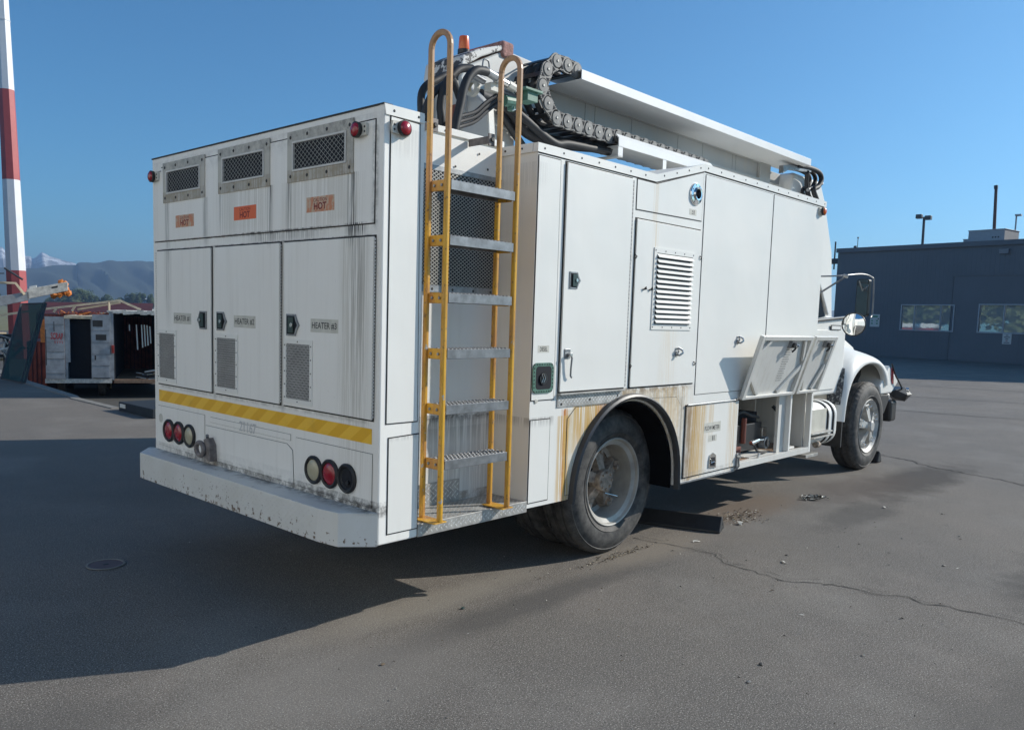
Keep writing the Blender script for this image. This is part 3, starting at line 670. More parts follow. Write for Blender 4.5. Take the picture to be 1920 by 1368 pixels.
def cam_latch(u, z, parent, plane_d=.012):
    m = MB(); y = -plane_d
    m.prism([(u-.014, z+.030), (u+.020, z+.030), (u+.022, z+.01), (u+.018, z-.030), (u-.016, z-.030)], 'y', y, y-.006, 'steel')
    m.tube([(u+.01, y-.008, z+.03), (u+.028, y-.03, z+.015), (u+.03, y-.036, z-.005), (u+.008, y-.022, z-.022)], .008, 'steel', n=8)
    m.cyl((u-.006, y, z+.005), (u-.006, y-.02, z+.005), .014, 'chrome', n=12); m.cyl((u+.0, y-.006, z-.018), (u+.0, y-.03, z-.022), .007, 'zinc', n=10)
    m.tube([(u-.01, y-.003, z+.0), (u-.035, y-.004, z-.028)], .004, 'zinc', n=6)
    return m.build('latch', parent, smooth=True)
cam_latch(2.612, 1.424, d2)
for u in (2.17, 2.245):
    m = MB()
    for a in (0, 1, 2): m.tube([(u-.018, -.014, 1.835+.004*a), (u+.004*a, -.030, 1.86-.008*a), (u+.018, -.014, 1.842+.006*a)], .0025, 'ink', n=6)
    m.build('turn_fastener', d2)
for u, z in ((2.052, 2.05), (2.045, 1.34), (2.868, 2.10), (2.858, 1.34)): m = MB(); m.tube([(u-.005, -.014, z+.012), (u+.006, -.022, z), (u+.002, -.014, z-.015)], .004, 'ink', n=6); m.build('catch', d2)
cam_latch(3.521, 1.508, T, .0045)
# exhaust port
m = MB(); m.lathe([(.034, -.006), (.034, -.030), (.045, -.032), (.050, -.020), (.074, -.016), (.078, -.010), (.078, -.004)], (2.775, 0, 2.537), 'y', 'chrome', n=32)
m.lathe([(.0001, -.0055), (.035, -.0055)], (2.775, 0, 2.537), 'y', 'void', n=24)
for k in range(8): a = k*PI/4+.3; rivets(m, 'S', [(2.775+.063*math.cos(a), 2.537+.063*math.sin(a))], .018, .006, 'zinc')
m.build('exhaust_port', T, smooth=True)
m = MB(); m.rect('S', 2.703, 2.798, 2.388, 2.430, .0045, .0052, 'label')
for k in range(2): m.rect('S', 2.735, 2.750, 2.394+.016*k, 2.404+.016*k, .0052, .0055, 'disc')
m.rect('S', 2.758, 2.772, 2.393, 2.423, .0052, .0055, 'disc'); m.build('port_label', T)
# diesel filler
m = MB(); m.rect('S', 1.130, 1.229, 1.434, 1.476, .0045, .0052, 'label'); text_mesh(m, 'DIESEL', 1.180, 1.455, .026, 'S', 'ink', .0056, w=.066, bold=.01); m.build('diesel_label', T)
def rr(u0, u1, z0, z1, r, n=5):
    o = []
    for (a, c, t0) in ((u1-r, z0+r, -PI/2), (u1-r, z1-r, 0), (u0+r, z1-r, PI/2), (u0+r, z0+r, PI)):
        for k in range(n+1): t = t0+PI/2*k/n; o.append((a+r*math.cos(t), c+r*math.sin(t)))
    return o
m = MB(); m.prism(rr(1.088, 1.272, 1.200, 1.376, .035), 'y', -.0045, -.012, 'green'); m.prism(rr(1.112, 1.250, 1.222, 1.356, .022), 'y', -.012, -.0125, 'void')
m.cyl((1.175, -.0125, 1.285), (1.175, -.020, 1.285), .034, 'plastic', n=20); m.tube([(1.155, -.02, 1.262), (1.165, -.024, 1.285), (1.155, -.02, 1.310)], .004, 'steel', n=6); m.tube([(1.172, -.02, 1.262), (1.182, -.024, 1.285), (1.172, -.02, 1.310)], .004, 'steel', n=6)
rivets(m, 'S', [(1.10+.022*k, 1.210) for k in range(8)]+[(1.10+.022*k, 1.366) for k in range(8)]+[(1.099, 1.235+.022*k) for k in range(6)]+[(1.262, 1.235+.022*k) for k in range(6)], .012, .005, 'ink')
m.build('fuel_filler', T, bevel=.0015, seg=1)
m = MB(); m.lathe([(.0001, -.006), (.010, -.006), (.014, -.0046)], (1.13, 0, 1.155), 'y', 'label', n=16); m.build('round_sticker', T)

# ---- wheel arch flare
m = MB(); pa = []
for k in range(33):
    a = PI-math.radians(1)-(PI-math.radians(2))*k/32
    pa.append((cx+(ra+.01)*math.cos(a), cz+.03+(ra+.0)*math.sin(a)))
pa = [(1.487, .50)]+pa+[(2.692, .43)]
prof = [(.016, 0.012), (.012, -.012), (.018, -.036), (.032, -.046), (.046, -.036), (.052, -.004), (.048, .0)]
n = len(pa); vs = []
for i, (x, z) in enumerate(pa):
    x0, z0 = pa[max(i-1, 0)]; x1, z1 = pa[min(i+1, n-1)]; t = Vector((x1-x0, z1-z0)).normalized(); nn = Vector((-t.y, t.x))
    for o, y in prof: vs.append((x+nn.x*(o-.02), y, z+nn.y*(o-.02)))
k = len(prof); fs = [(i*k+j, i*k+j+1, (i+1)*k+j+1, (i+1)*k+j) for i in range(n-1) for j in range(k-1)]
m.add(vs, fs, 'flare'); m.build('wheel_arch_flare', T, smooth=True)
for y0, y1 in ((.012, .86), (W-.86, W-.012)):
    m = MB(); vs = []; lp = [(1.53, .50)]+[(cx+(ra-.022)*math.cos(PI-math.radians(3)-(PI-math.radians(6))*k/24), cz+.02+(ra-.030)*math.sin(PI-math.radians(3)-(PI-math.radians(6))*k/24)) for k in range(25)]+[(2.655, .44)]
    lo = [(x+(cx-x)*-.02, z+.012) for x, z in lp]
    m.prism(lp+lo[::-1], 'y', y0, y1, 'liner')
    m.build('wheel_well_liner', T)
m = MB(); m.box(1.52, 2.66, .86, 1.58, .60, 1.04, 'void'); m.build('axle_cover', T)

# ---- flow meter hatch, open lockers
d3 = panel('flow_meter_hatch', 'S', 2.800, 3.590, .500, 1.026, 'side', proud=.012, gap=.010)
m = MB(); m.rect('S', 3.060, 3.315, .808, .884, .012, .0126, 'label'); text_mesh(m, 'FLOW METER', 3.185, .842, .034, 'S', 'ink', .013, w=.225, bold=.012)
m.rect('S', 3.13, 3.26, .735, .785, .012, .0124, 'label'); m.rect('S', 3.19, 3.205, .742, .778, .0124, .0128, 'disc'); m.rect('S', 3.215, 3.228, .742, .778, .0124, .0128, 'disc'); m.build('flow_meter_label', d3)
m = MB(); m.tube([(2.80, -.016, 1.036), (3.53, -.016, 1.036)], .007, 'zinc', n=8); m.cyl((3.53, -.016, 1.036), (3.545, -.016, 1.036), .012, 'ink', n=8); m.build('hinge', d3)
m = MB(); m.prism([(3.150, .535), (3.262, .525), (3.262, .575), (3.252, .625), (3.205, .648), (3.165, .632), (3.150, .59)], 'y', -.012, -.020, 'steel')
m.prism([(3.168, .545), (3.246, .538), (3.246, .58), (3.238, .61), (3.175, .612)], 'y', -.020, -.0205, 'void'); m.tube([(3.17, -.024, .57), (3.20, -.036, .580), (3.24, -.026, .565)], .005, 'steel', n=8); m.tube([(3.175, -.022, .60), (3.18, -.028, .565)], .004, 'steel', n=6)
m.build('handle', d3, bevel=.002)
m = MB(); m.box(3.592, 3.622, -.020, -.001, .47, .60, 'zinc'); m.cyl((3.607, -.02, .575), (3.607, -.045, .575), .014, 'steel', n=10); m.tube([(3.607, -.03, .56), (3.612, -.034, .50), (3.607, -.02, .475)], .007, 'galv', n=8)
m.build('hasp', d3, bevel=.002)
m = MB()
m.box(3.60, 5.07, .0, .05, .462, .512, 'dirty'); m.box(3.60, 5.06, .05, .95, .490, .506, 'wood'); m.box(2.69, 3.60, -.004, .02, .452, .468, 'zinc')
m.box(3.60, 5.06, .93, .95, .506, 1.045, 'white'); m.box(5.03, 5.06, .06, .95, .506, 1.045, 'dirty')
m.box(3.60, 3.615, .02, .95, .506, 1.045, 'white'); m.box(4.62, 4.635, .35, .95, .512, 1.045, 'dirty')
m.box(3.6, 5.06, .02, .95, 1.035, 1.045, 'dirty')
m.build('locker_frame', T, bevel=.002)
m = MB(); m.box(4.455, 4.615, .045, .075, .512, 1.04, 'dirty'); m.box(4.590, 4.622, .0, .045, .512, 1.04, 'white'); m.build('locker_post', T, bevel=.003)
m = MB(); m.box(5.035, 5.075, -.002, .05, .462, 1.045, 'white'); m.build('locker_post', T, bevel=.003)
# open doors hinged at the top of the lockers
def flap(x0, x1, zt=1.552, yt=-.165, z0=1.040, y0=-.012):
    H = Vector((0, yt-y0, zt-z0)); L = H.length; V = H.normalized(); U = Vector((1, 0, 0)); N = U.cross(V)   # N points outward/down
    O = Vector((x0, y0, z0)); w_ = x1-x0
    def bx(mb, a0, a1, b0, b1, c0, c1, mat):
        vs = [O+U*a+V*b_+N*c for a in (a0, a1) for b_ in (b0, b1) for c in (c0, c1)]
        mb.add(vs, [(0, 1, 3, 2), (4, 6, 7, 5), (0, 4, 5, 1), (2, 3, 7, 6), (0, 2, 6, 4), (1, 5, 7, 3)], mat)
    mb = MB(); bx(mb, 0, w_, 0, L, -.004, 0, 'dirty')
    o = mb.build('locker_door', T, bevel=.001, seg=1)
    f = MB(); e = .035
    for a0, a1, b0, b1 in ((0, e*1.3, 0, L), (w_-e*1.3, w_, 0, L), (e*1.3, w_-e*1.3, 0, e*.7), (e*1.3, w_-e*1.3, L-e, L)): bx(f, a0, a1, b0, b1, 0.0, .028, 'dirty')
    def bar(a, b_, wd):
        A = O+U*a[0]+V*a[1]+N*.006; B = O+U*b_[0]+V*b_[1]+N*.006; d = (B-A).normalized(); s_ = N.cross(d)*wd/2
        f.add([A-s_, B-s_, B+s_, A+s_, A-s_+N*.016, B-s_+N*.016, B+s_+N*.016, A+s_+N*.016], [(0, 1, 2, 3), (4, 5, 6, 7), (0, 1, 5, 4), (1, 2, 6, 5), (2, 3, 7, 6), (3, 0, 4, 7)], 'dirty')
    k = min(1.0, w_)
    bar((.05, .18), (.26*k, .03), .030); bar((w_-.05, .26), (w_-.36*k, .03), .045); bar((.05, L-.15), (.20*k, L-.04), .03); bar((w_-.05, L-.22), (w_-.14*k, L-.03), .035)
    f.build('door_frame', o, bevel=.002, seg=1)
    l = MB(); A = O+U*(w_*.60)+V*(L-.07)
    l.add([A+U*a+V*b_+N*c for a in (-.03, .05) for b_ in (-.03, .03) for c in (0, .03)], [(0, 1, 3, 2), (4, 6, 7, 5), (0, 4, 5, 1), (2, 3, 7, 6), (0, 2, 6, 4), (1, 5, 7, 3)], 'zinc')
    l.cyl(A+N*.03, A+N*.05, .022, 'ink', n=12); l.tube([A+N*.045, A+N*.05-V*.03+U*.02, A+N*.04-V*.06], .008, 'ink', n=6); l.tube([A+N*.03+U*.04, A+N*.055+U*.06, A+N*.03+U*.07-V*.03], .007, 'steel', n=6)
    l.build('latch', o)
    if w_ > .7:
        s = MB(); rnd = random.Random(3)
        for r_ in range(15):
            b_ = L*.80-r_*.021; a = w_*.56; x = 0
            while x < .10:
                q = rnd.uniform(.008, .02); P0 = O+U*(a+x)+V*b_+N*.0012; s.add([P0, P0+U*q, P0+U*q+V*.006, P0+V*.006], [(0, 1, 2, 3)], 'disc'); x += q+.008
        s.build('faded_lettering', o)
    return o
flap(3.590, 4.560); flap(4.605, 5.085)
# equipment in the lockers
m = MB(); m.box(3.64, 4.44, .24, .80, .51, .86, 'void'); m.box(3.72, 4.38, .16, .30, .55, .78, 'plastic'); m.cyl((3.70, .42, .72), (3.78, .42, .72), .11, 'black', n=20); m.cyl((3.80, .30, .82), (4.30, .30, .82), .05, 'black', n=14)
m.tube(spline([(3.75, .15, .83), (3.9, .12, .90), (4.1, .14, .86), (4.35, .18, .82)]), .014, 'hose', n=8); m.cyl((4.02, .15, .62), (4.02, .15, .84), .022, 'copper', n=12)
m.tube(spline([(3.68, .20, 1.0), (3.70, .18, .85), (3.74, .16, .76)]), .018, 'hose', n=8)
m.build('pump', T, bevel=.008)
m = MB(); m.cyl((4.38, .10, .60), (4.38, .16, .60), .055, 'zinc', n=18); m.cyl((4.38, .085, .60), (4.38, .10, .60), .035, 'ink', n=14); m.box(4.36, 4.44, .14, .22, .62, .73, 'steel'); m.build('gauge', T, bevel=.004)
m = MB(); m.tube(spline([(4.00, .05, .625), (4.03, .05, .615), (4.08, .05, .57), (4.2, .06, .54), (4.35, .09, .525)]), .009, 'hose', n=8); m.cyl((3.97, .05, .64), (4.10, .05, .655), .018, 'chrome', n=12); m.cyl((4.10, .05, .655), (4.2, .05, .65), .007, 'steel', n=8)
m.build('hose_nozzle', T, smooth=True)
m = MB(); m.cyl((3.75, .12, .59), (3.75, .30, .59), .045, 'copper', n=16); m.box(3.82, 3.98, .14, .3, .53, .60, 'copper'); m.box(3.66, 3.9, .1, .2, .53, .56, 'plastic'); m.build('red_pump_base', T, bevel=.006)
m = MB(); m.tube(spline([(4.66, .2, .90), (4.70, .12, .80), (4.74, .1, .66), (4.70, .14, .56)]), .016, 'hose', n=8); m.tube([(4.64, .1, .70), (4.80, .1, .715)], .006, 'steel', n=6); m.box(4.66, 4.86, .06, .16, .512, .53, 'white'); m.build('locker_hose', T)
m = MB(); m.tube([(4.05, .02, .512), (4.07, .02, .545)], .012, 'dirty', n=8); m.box(3.98, 4.5, .06, .26, .507, .513, 'white'); m.build('locker_shelf_panel', T)

# ---- rear face
skin('upper_rear_panel', 'R', [(.060, 2.055), (2.400, 2.055), (2.400, 2.500), (2.30, 2.500), (2.30, 2.522), (.060, 2.527)], 'rear', gap=.006)
for i, (y0, y1) in enumerate(((.050, .826), (.868, 1.582), (1.632, 2.368))):
    d = panel('heater_door', 'R', y0, y1, 1.120, 1.990, 'rear', proud=.012, gap=.009)
    m = MB()
    hy = (y0-.008) if i < 2 else (y1+.006)
    if i == 1: hy = y0-.010
    for k in range(52): m.cyl((-.010, hy, 1.13+.0165*k), (-.010, hy, 1.141+.0165*k), .0055, 'meshw', n=6)
    m.build('hinge', d)
    hu = (.737, 1.500, 1.728)[i]; fl = (-1, -1, 1)[i]
    paddle('R', hu, 1.555, d, flip=fl, s=(1.15, 1.1, 1.1)[i])
    v0, v1 = ((.545, .815), (1.306, 1.575), (2.088, 2.355))[i]
    m = MB(); f = .024; z0, z1 = 1.137, 1.480
    for a0, a1, c0, c1 in ((v0, v1, z0, z0+f), (v0, v1, z1-f, z1), (v0, v0+f, z0+f, z1-f), (v1-f, v1, z0+f, z1-f)): m.rect('R', a0, a1, c0, c1, .012, .017, 'white')
    m.rect('R', v0+f, v1-f, z0+f, z1-f, .0121, .0123, 'void')
    m.lattice('R', v0+f, v1-f, z0+f, z1-f, .0155, .0125, .0270, .0030, 'meshw')
    rivets(m, 'R', [(v0+.012, z0+.03+.07*k) for k in range(5)]+[(v1-.012, z0+.03+.07*k) for k in range(5)]+[((v0+v1)/2, z0+.012), ((v0+v1)/2, z1-.012)], .017, .004)
    m.build('door_vent', d)
    ly, s = ((.445, 'HEATER #3'), (1.233, 'HEATER #2'), (2.003, 'HEATER #1'))[i]
    m = MB(); m.rect('R', ly-.121, ly+.121, 1.524, 1.593, .012, .0126, 'label'); text_mesh(m, s, ly, 1.558, .036, 'R', 'ink', .0130, w=.216, bold=.012); m.build('door_label', d)
for i, (y0, y1, z0, z1) in enumerate(((.221, .797, 2.298, 2.557), (.972, 1.540, 2.298, 2.553), (1.705, 2.265, 2.294, 2.546))):
    m = MB(); f = .053
    for a0, a1, c0, c1 in ((y0, y1, z0, z0+f), (y0, y1, z1-f, z1), (y0, y0+f, z0+f, z1-f), (y1-f, y1, z0+f, z1-f)): m.rect('R', a0, a1, c0, c1, .0045, .010, 'vent_frame')
    g = .010; a0, a1, c0, c1 = y0+f, y1-f, z0+f, z1-f
    for q in ((a0, a1, c0, c0+g), (a0, a1, c1-g, c1), (a0, a0+g, c0+g, c1-g), (a1-g, a1, c0+g, c1-g)): m.rect('R', *q, .0045, .016, 'meshw')
    m.rect('R', a0+g, a1-g, c0+g, c1-g, .0046, .0052, 'void')
    m.lattice('R', a0+g, a1-g, c0+g, c1-g, .012, .036, .027, .0026, 'mesh')
    rivets(m, 'R', [(y0+.03, z0+.03), (y1-.03, z0+.03), (y0+.03, z1-.03), (y1-.03, z1-.03)]+[(y0+(y1-y0)*t, z) for t in (.38, .68) for z in (z0+.026, z1-.026)], .010, .010)
    m.build('upper_vent', T, bevel=.002, seg=1)
for (y, z, mt) in ((.500, 2.172, 'placard'), (1.241, 2.173, 'placard_bright'), (1.976, 2.168, 'placard')):
    m = MB(); m.rect('R', y-.122, y+.122, z-.038, z+.038, .0045, .0055, mt)
    text_mesh(m, 'CAUTION', y, z+.021, .017, 'R', 'redink', .0058, w=.12, bold=.006); text_mesh(m, 'HOT', y, z-.010, .036, 'R', 'redink', .0058, w=.11, bold=.03)
    m.build('hot_placard', T)
m = MB(); m.rect('R', .056, 2.372, 1.000, 1.075, .0005, .0022, 'stripe'); m.build('reflective_stripe', T)
skin('lower_rear_panel', 'R', [(.049, .690), (.712, .695), (.712, .953), (.049, .953)], 'rear', gap=.002, proud=.003)
skin('lower_rear_panel', 'R', [(.732, .698), (.760, .698), (1.70, .700), (1.72, .905), (.80, .908), (.745, .88)], 'rear', gap=.002, proud=.004)
skin('lower_rear_panel', 'R', [(.765, .930), (1.66, .932), (1.66, .963), (.765, .963)], 'rear', gap=.0015, proud=.0035)
skin('lower_rear_panel', 'R', [(1.735, .700), (2.385, .705), (2.385, .968), (1.735, .968)], 'rear', gap=.0015, proud=.003)
m = MB(); text_mesh(m, '21167', 1.214, .950, .060, 'R', 'faded', .0042, w=.19, bold=.02); m.build('fleet_number', T)
m = MB(); m.lathe([(.0001, -.004), (.03, -.004)], (0, 2.345, .885), 'x', 'label', n=20); m.build('round_sticker', T)
for (y, z, mt) in ((2.213, .816, 'redlens'), (2.073, .816, 'redlens'), (1.926, .814, 'clearlens'), (.534, .805, 'clearlens'), (.390, .806, 'redlens'), (.243, .805, None)):
    m = MB(); m.lathe([(.074, -.003), (.076, -.014), (.068, -.022), (.058, -.018), (.056, -.010)], (0, y, z), 'x', 'black', n=32)
    if mt: m.lathe([(.0001, -.024), (.03, -.0225), (.050, -.018), (.058, -.010)], (0, y, z), 'x', mt, n=32)
    else:
        m.lathe([(.058, -.012), (.050, -.0045)], (0, y, z), 'x', 'black', n=32); m.lathe([(.0001, -.0044), (.050, -.0044)], (0, y, z), 'x', 'void', n=32); m.cyl((-.005, y-.01, z-.02), (-.016, y-.01, z-.02), .012, 'plastic', n=10)
    m.build('tail_light', T, smooth=True)
def marker(u, z, pl, lens, flip=1):
    m = MB(); ax = 'x' if pl == 'R' else 'y'
    m.prism([(u-.058*flip if 0 else u+a*flip, z+c) for a, c in ((-.036, -.032), (.060, -.028), (.066, 0), (.060, .028), (-.036, .032))], ax, -.0045, -.020, 'label')
    c = (-.0, u, z) if pl == 'R' else (u, 0, z)
    m.lathe([(.036, -.020), (.037, -.038), (.032, -.040)], c, ax, 'black', n=28); m.lathe([(.0001, -.052), (.018, -.050), (.028, -.045), (.032, -.038)], c, ax, lens, n=28)
    rivets(m, pl, [(u+.052*flip, z+.01), (u+.052*flip, z-.012)], .020, .006)
    return m.build('marker_light', T, smooth=True)
marker(2.385, 2.473, 'R', 'redlens', -1); marker(.172, 2.490, 'R', 'redlens', -1)
marker(.098, 2.494, 'S', 'redlens', -1); marker(4.955, 2.665, 'S', 'orange', -1)
# hidden door seams to the ladder bay side, tow hook
m = MB(); ring = [(-.06+.0*0, 1.682+.048*math.cos(2*PI*k/20), .768+.040*math.sin(2*PI*k/20)) for k in range(21)]
m.tube(ring, .0145, 'copper2', n=10); m.prism([(1.655, .715), (1.575, .700), (1.582, .80), (1.620, .842), (1.660, .828), (1.650, .79)], 'x', -.05, -.004, 'copper2')
m.tube([(-.03, 1.64, .82), (-.05, 1.61, .862)], .010, 'zinc', n=8)
m.build('tow_hook', T, smooth=False, bevel=.006)
# bumper
m = MB(); bp_ = [(0, 0), (-.145, .125), (-.165, .27), (-.165, 2.30), (-.03, 2.475), (.0, 2.475)]
m.prism([(x, y) for x, y in bp_], 'z', .505, .672, 'bumper')
m.lozenges((-.166, .30, .515), (0, 1, 0), (0, 0, 1), (-1, 0, 0), 1.98, .15, .034, 'bumper', .013)
d_ = Vector((-.145, .125, 0)).normalized(); m.lozenges((-.003, .004, .515), d_, (0, 0, 1), (d_.cross(Vector((0, 0, 1)))*1), .185, .15, .034, 'bumper', .013)
m.build('rear_bumper', T, bevel=.012)

# ---- ladder bay
m = MB(); m.box(.30, 1.035, .272, .279, 1.775, 2.42, 'void')
for q in ((.29, 1.05, 1.755, 1.792), (.29, 1.05, 2.40, 2.425), (1.025, 1.05, 1.79, 2.40), (.27, .295, 1.79, 2.40)): m.box(q[0], q[1], .262, .272, q[2], q[3], 'zinc')
m.lattice('S', .295, 1.025, 1.792, 2.40, -.265, .030, .020, .0048, 'mesh')
rivets(m, 'S', [(.55, 1.772), (.70, 1.772), (.86, 1.772), (1.0, 1.772), (1.038, 2.0), (1.038, 2.2)], -.262, .008)
m.build('radiator_grille', T)
m = MB(); m.box(.25, 1.078, -.0, .28, .510, .572, 'alu'); m.box(.25, 1.078, -.006, .0, .510, .576, 'alu')
m.lozenges((.26, -.006, .515), (1, 0, 0), (0, 0, 1), (0, -1, 0), .80, .055, .028, 'alub', .014)
m.lozenges((.26, .004, .572), (1, 0, 0), (0, 1, 0), (0, 0, 1), .81, .26, .030, 'alub', .013)
m.build('bay_step', T, bevel=.003)
m = MB(); m.box(.26, .80, .274, .2795, .572, .70, 'alu'); m.lozenges((.27, .274, .58), (1, 0, 0), (0, 0, 1), (0, -1, 0), .52, .11, .030, 'alub', .014); m.build('bay_kick_plate', T)
lad = empty('ladder'); lad.parent = T
for x in (.342, .842): L = MB(); L.box(x-.042, x+.043, -.075, .09, .578, .584, 'ladder'); L.build('foot_plate', lad, bevel=.002)
for x in (.345, .845):
    path = [(x, -.062, .58)]+[(x, -.062, z) for z in (1.2, 1.8, 2.4, 2.93)]
    for k in range(1, 12): a = k*PI/12; path.append((x, .006-.068*math.cos(a), 2.93+.068*math.sin(a)))
    path += [(x, .074, 2.93)]+[(x, .074, z) for z in (2.4, 1.8, 1.2, .58)]
    m = MB(); m.tube(path, 0, 'ladder', sq=(.023, .028), up=(1, 0, 0)); m.build('rail', lad, bevel=.006, smooth=False)
for i, z in enumerate((.898, 1.180, 1.462, 1.742, 2.026, 2.295)):
    m = MB(); x0, x1 = .365, .828
    m.box(x0, x1, -.070, -.064, z-.048, z, 'galv'); m.box(x0, x1, .046, .052, z-.048, z, 'galv'); m.box(x0, x1, -.064, .046, z-.005, z, 'galv')
    for r_ in range(6):
        for c_ in range(17): X = x0+.016+c_*.0265+(r_ % 2)*.010; Y = -.058+r_*.019; m.add([(X-.008, Y-.006, z), (X+.008, Y-.006, z), (X+.008, Y+.006, z), (X-.008, Y+.006, z), (X, Y, z+.008)], [(0, 1, 4), (1, 2, 4), (2, 3, 4), (3, 0, 4)], 'galv2')
    m.build('rung', lad, bevel=.0015, seg=1)
    for x0_ in (.350, .816):
        m = MB(); m.box(x0_, x0_+.012, -.05, .062, z-.052, z+.002, 'ladder')
        for y in (-.02, .035): m.cyl((x0_+.001, y, z-.025), (x0_-.008, y, z-.025), .009, 'zinc', n=6)
        m.build('rung_bracket', lad, bevel=.003, seg=1)
for x in (.365, .775):
    m = MB(); m.box(x, x+.045, .085, .093, 2.545, 2.61, 'copper2'); m.box(x+.018, x+.026, .093, .262, 2.56, 2.60, 'copper2'); m.cyl((x+.024, .086, 2.578), (x+.024, .076, 2.578), .013, 'ink', n=6); m.build('wall_bracket', lad, bevel=.002)
for z in (.80, 1.08, 1.36, 1.64): m = MB(); m.box(.252, .262, .085, .10, z, z+.075, 'label'); m.build('sticker', lad)

# ---- wheels
def tyre(cx_, yf, side=1, width=.27):
    """tyre whose outer flank is at yf; side=1 means the outer flank faces -y"""
    s = side
    prof = [(.296, .055), (.300, .020), (.318, .002), (.345, -.012), (.348, -.016), (.352, -.012), (.40, -.020), (.440, -.012), (.468, .004), (.473, .001), (.478, .006), (.494, .020), (.508, .034), (.510, .055), (.500, .056), (.500, .066), (.510, .067), (.511, .115), (.500, .116), (.500, .128), (.511, .129)]
    prof = prof+[(r, width-.01-t) for r, t in prof[::-1]]
    m = MB(); mod = lambda j, k: (.984 if (j in (11, 12, 13, 28, 29, 30) and k % 3 == 0) else 1.0)
    m.lathe([(r, yf+t*s) for r, t in prof], (cx_, 0, .51), 'y', 'tyre', n=144, mod=mod)
    return m
def outer_ring(m, cx_, yf, s, prof, mat, n=48): m.lathe([(r, yf+t*s) for r, t in prof], (cx_, 0, .51), 'y', mat, n=n)
def rear_wheel(cx_, yf, s):
    Wl = tyre(cx_, yf, s).build('wheel', T, smooth=True)
    m = MB(); outer_ring(m, cx_, yf, s, [(.308, .010), (.312, .002), (.306, -.004), (.298, .000), (.290, .020), (.262, .034), (.258, .05), (.258, .19), (.225, .20)], 'rim', 64)
    m.build('rim', Wl, smooth=True)
    m = MB(); outer_ring(m, cx_, yf, s, [(.0001, .062), (.075, .062), (.080, .070), (.082, .19), (.20, .21), (.23, .21)], 'hub', 32)
    for k in range(8): a = k*PI/4; m.cyl((cx_+.06*math.cos(a), yf+.062*s, .51+.06*math.sin(a)), (cx_+.06*math.cos(a), yf+.050*s, .51+.06*math.sin(a)), .010, 'hub', n=6)
    for k in range(5):
        a = k*2*PI/5+.35; c_, s_ = math.cos(a), math.sin(a)
        P = lambda r, t, o: (cx_+r*c_-o*s_, yf+t*s, .51+r*s_+o*c_)
        m.add([P(.07, .10, -.03), P(.07, .10, .03), P(.235, .15, .045), P(.235, .15, -.045), P(.07, .20, -.04), P(.07, .20, .04), P(.25, .20, .055), P(.25, .20, -.055)], [(0, 1, 2, 3), (0, 1, 5, 4), (1, 2, 6, 5), (2, 3, 7, 6), (3, 0, 4, 7)], 'hub')
        m.cyl(P(.205, .15, 0), P(.205, .10, 0), .017, 'hub', n=6); m.cyl(P(.225, .15, 0), P(.225, .125, 0), .034, 'hub', n=10)
    m.tube([(cx_+.06*.6, yf+.1*s, .51-.10), (cx_+.14, yf+.06*s, .51-.13)], .007, 'steel', n=6)
    m.build('hub', Wl, bevel=.003)
    return Wl
rear_wheel(2.215, .195, 1); rear_wheel(2.215, W-.195, -1)
tyre(2.215, .52, 1).build('wheel', T, smooth=True); tyre(2.215, W-.52, -1).build('wheel', T, smooth=True)
def front_wheel(cx_, yf, s):
    Wl = tyre(cx_, yf, s).build('wheel', T, smooth=True)
    m = MB(); outer_ring(m, cx_, yf, s, [(.308, .012), (.312, .000), (.306, -.008), (.296, -.002), (.286, .014), (.268, .022), (.262, .05), (.258, .12), (.24, .15)], 'rimf', 64)
    m.build('rim', Wl, smooth=True)
    m = MB(); outer_ring(m, cx_, yf, s, [(.0001, -.055), (.055, -.052), (.064, -.040), (.066, .05)], 'rimf', 32); outer_ring(m, cx_, yf, s, [(.066, .05), (.09, .08), (.15, .10), (.25, .12)], 'scuff_shade', 32)  # outer ring in darker grey paints the shade between the spokes
    for k in range(5):
        a = k*2*PI/5+PI/2+.1; c_, s_ = math.cos(a), math.sin(a)
        P = lambda r, t, o: (cx_+r*c_-o*s_, yf+t*s, .51+r*s_+o*c_)
        m.add([P(.05, -.02, -.022), P(.05, -.02, .022), P(.245, .02, .050), P(.245, .02, -.050), P(.05, .07, -.03), P(.05, .07, .03), P(.262, .08, .06), P(.262, .08, -.06)], [(0, 1, 2, 3), (0, 1, 5, 4), (1, 2, 6, 5), (2, 3, 7, 6), (3, 0, 4, 7)], 'rimf')
        for o in (-.03, .03): m.cyl(P(.225, .02, o), P(.225, -.02, o), .015, 'chrome', n=6)
    m.build('hub', Wl, bevel=.006)
    return Wl
FX = 7.285
front_wheel(FX, .245, 1); front_wheel(FX, W-.245, -1)
m = MB(); m.box(.3, 8.0, .80, .90, .62, .86, 'plastic'); m.box(.3, 8.0, 1.54, 1.64, .62, .86, 'plastic'); m.cyl((2.215, .35, .51), (2.215, W-.35, .51), .09, 'plastic', n=16); m.lathe([(.0001, -.2), (.14, -.15), (.2, 0), (.14, .15), (.0001, .2)], (2.215, 1.22, .51), 'y', 'plastic', n=20)
m.cyl((FX, .4, .48), (FX, W-.4, .48), .06, 'plastic', n=12); m.cyl((2.3, 1.22, .55), (6.0, 1.22, .62), .05, 'plastic', n=10); m.box(5.5, 7.9, .95, 1.5, .55, 1.2, 'plastic')
m.box(3.0, 3.7, 1.6, 2.1, .35, .6, 'plastic')
m.build('chassis', T)

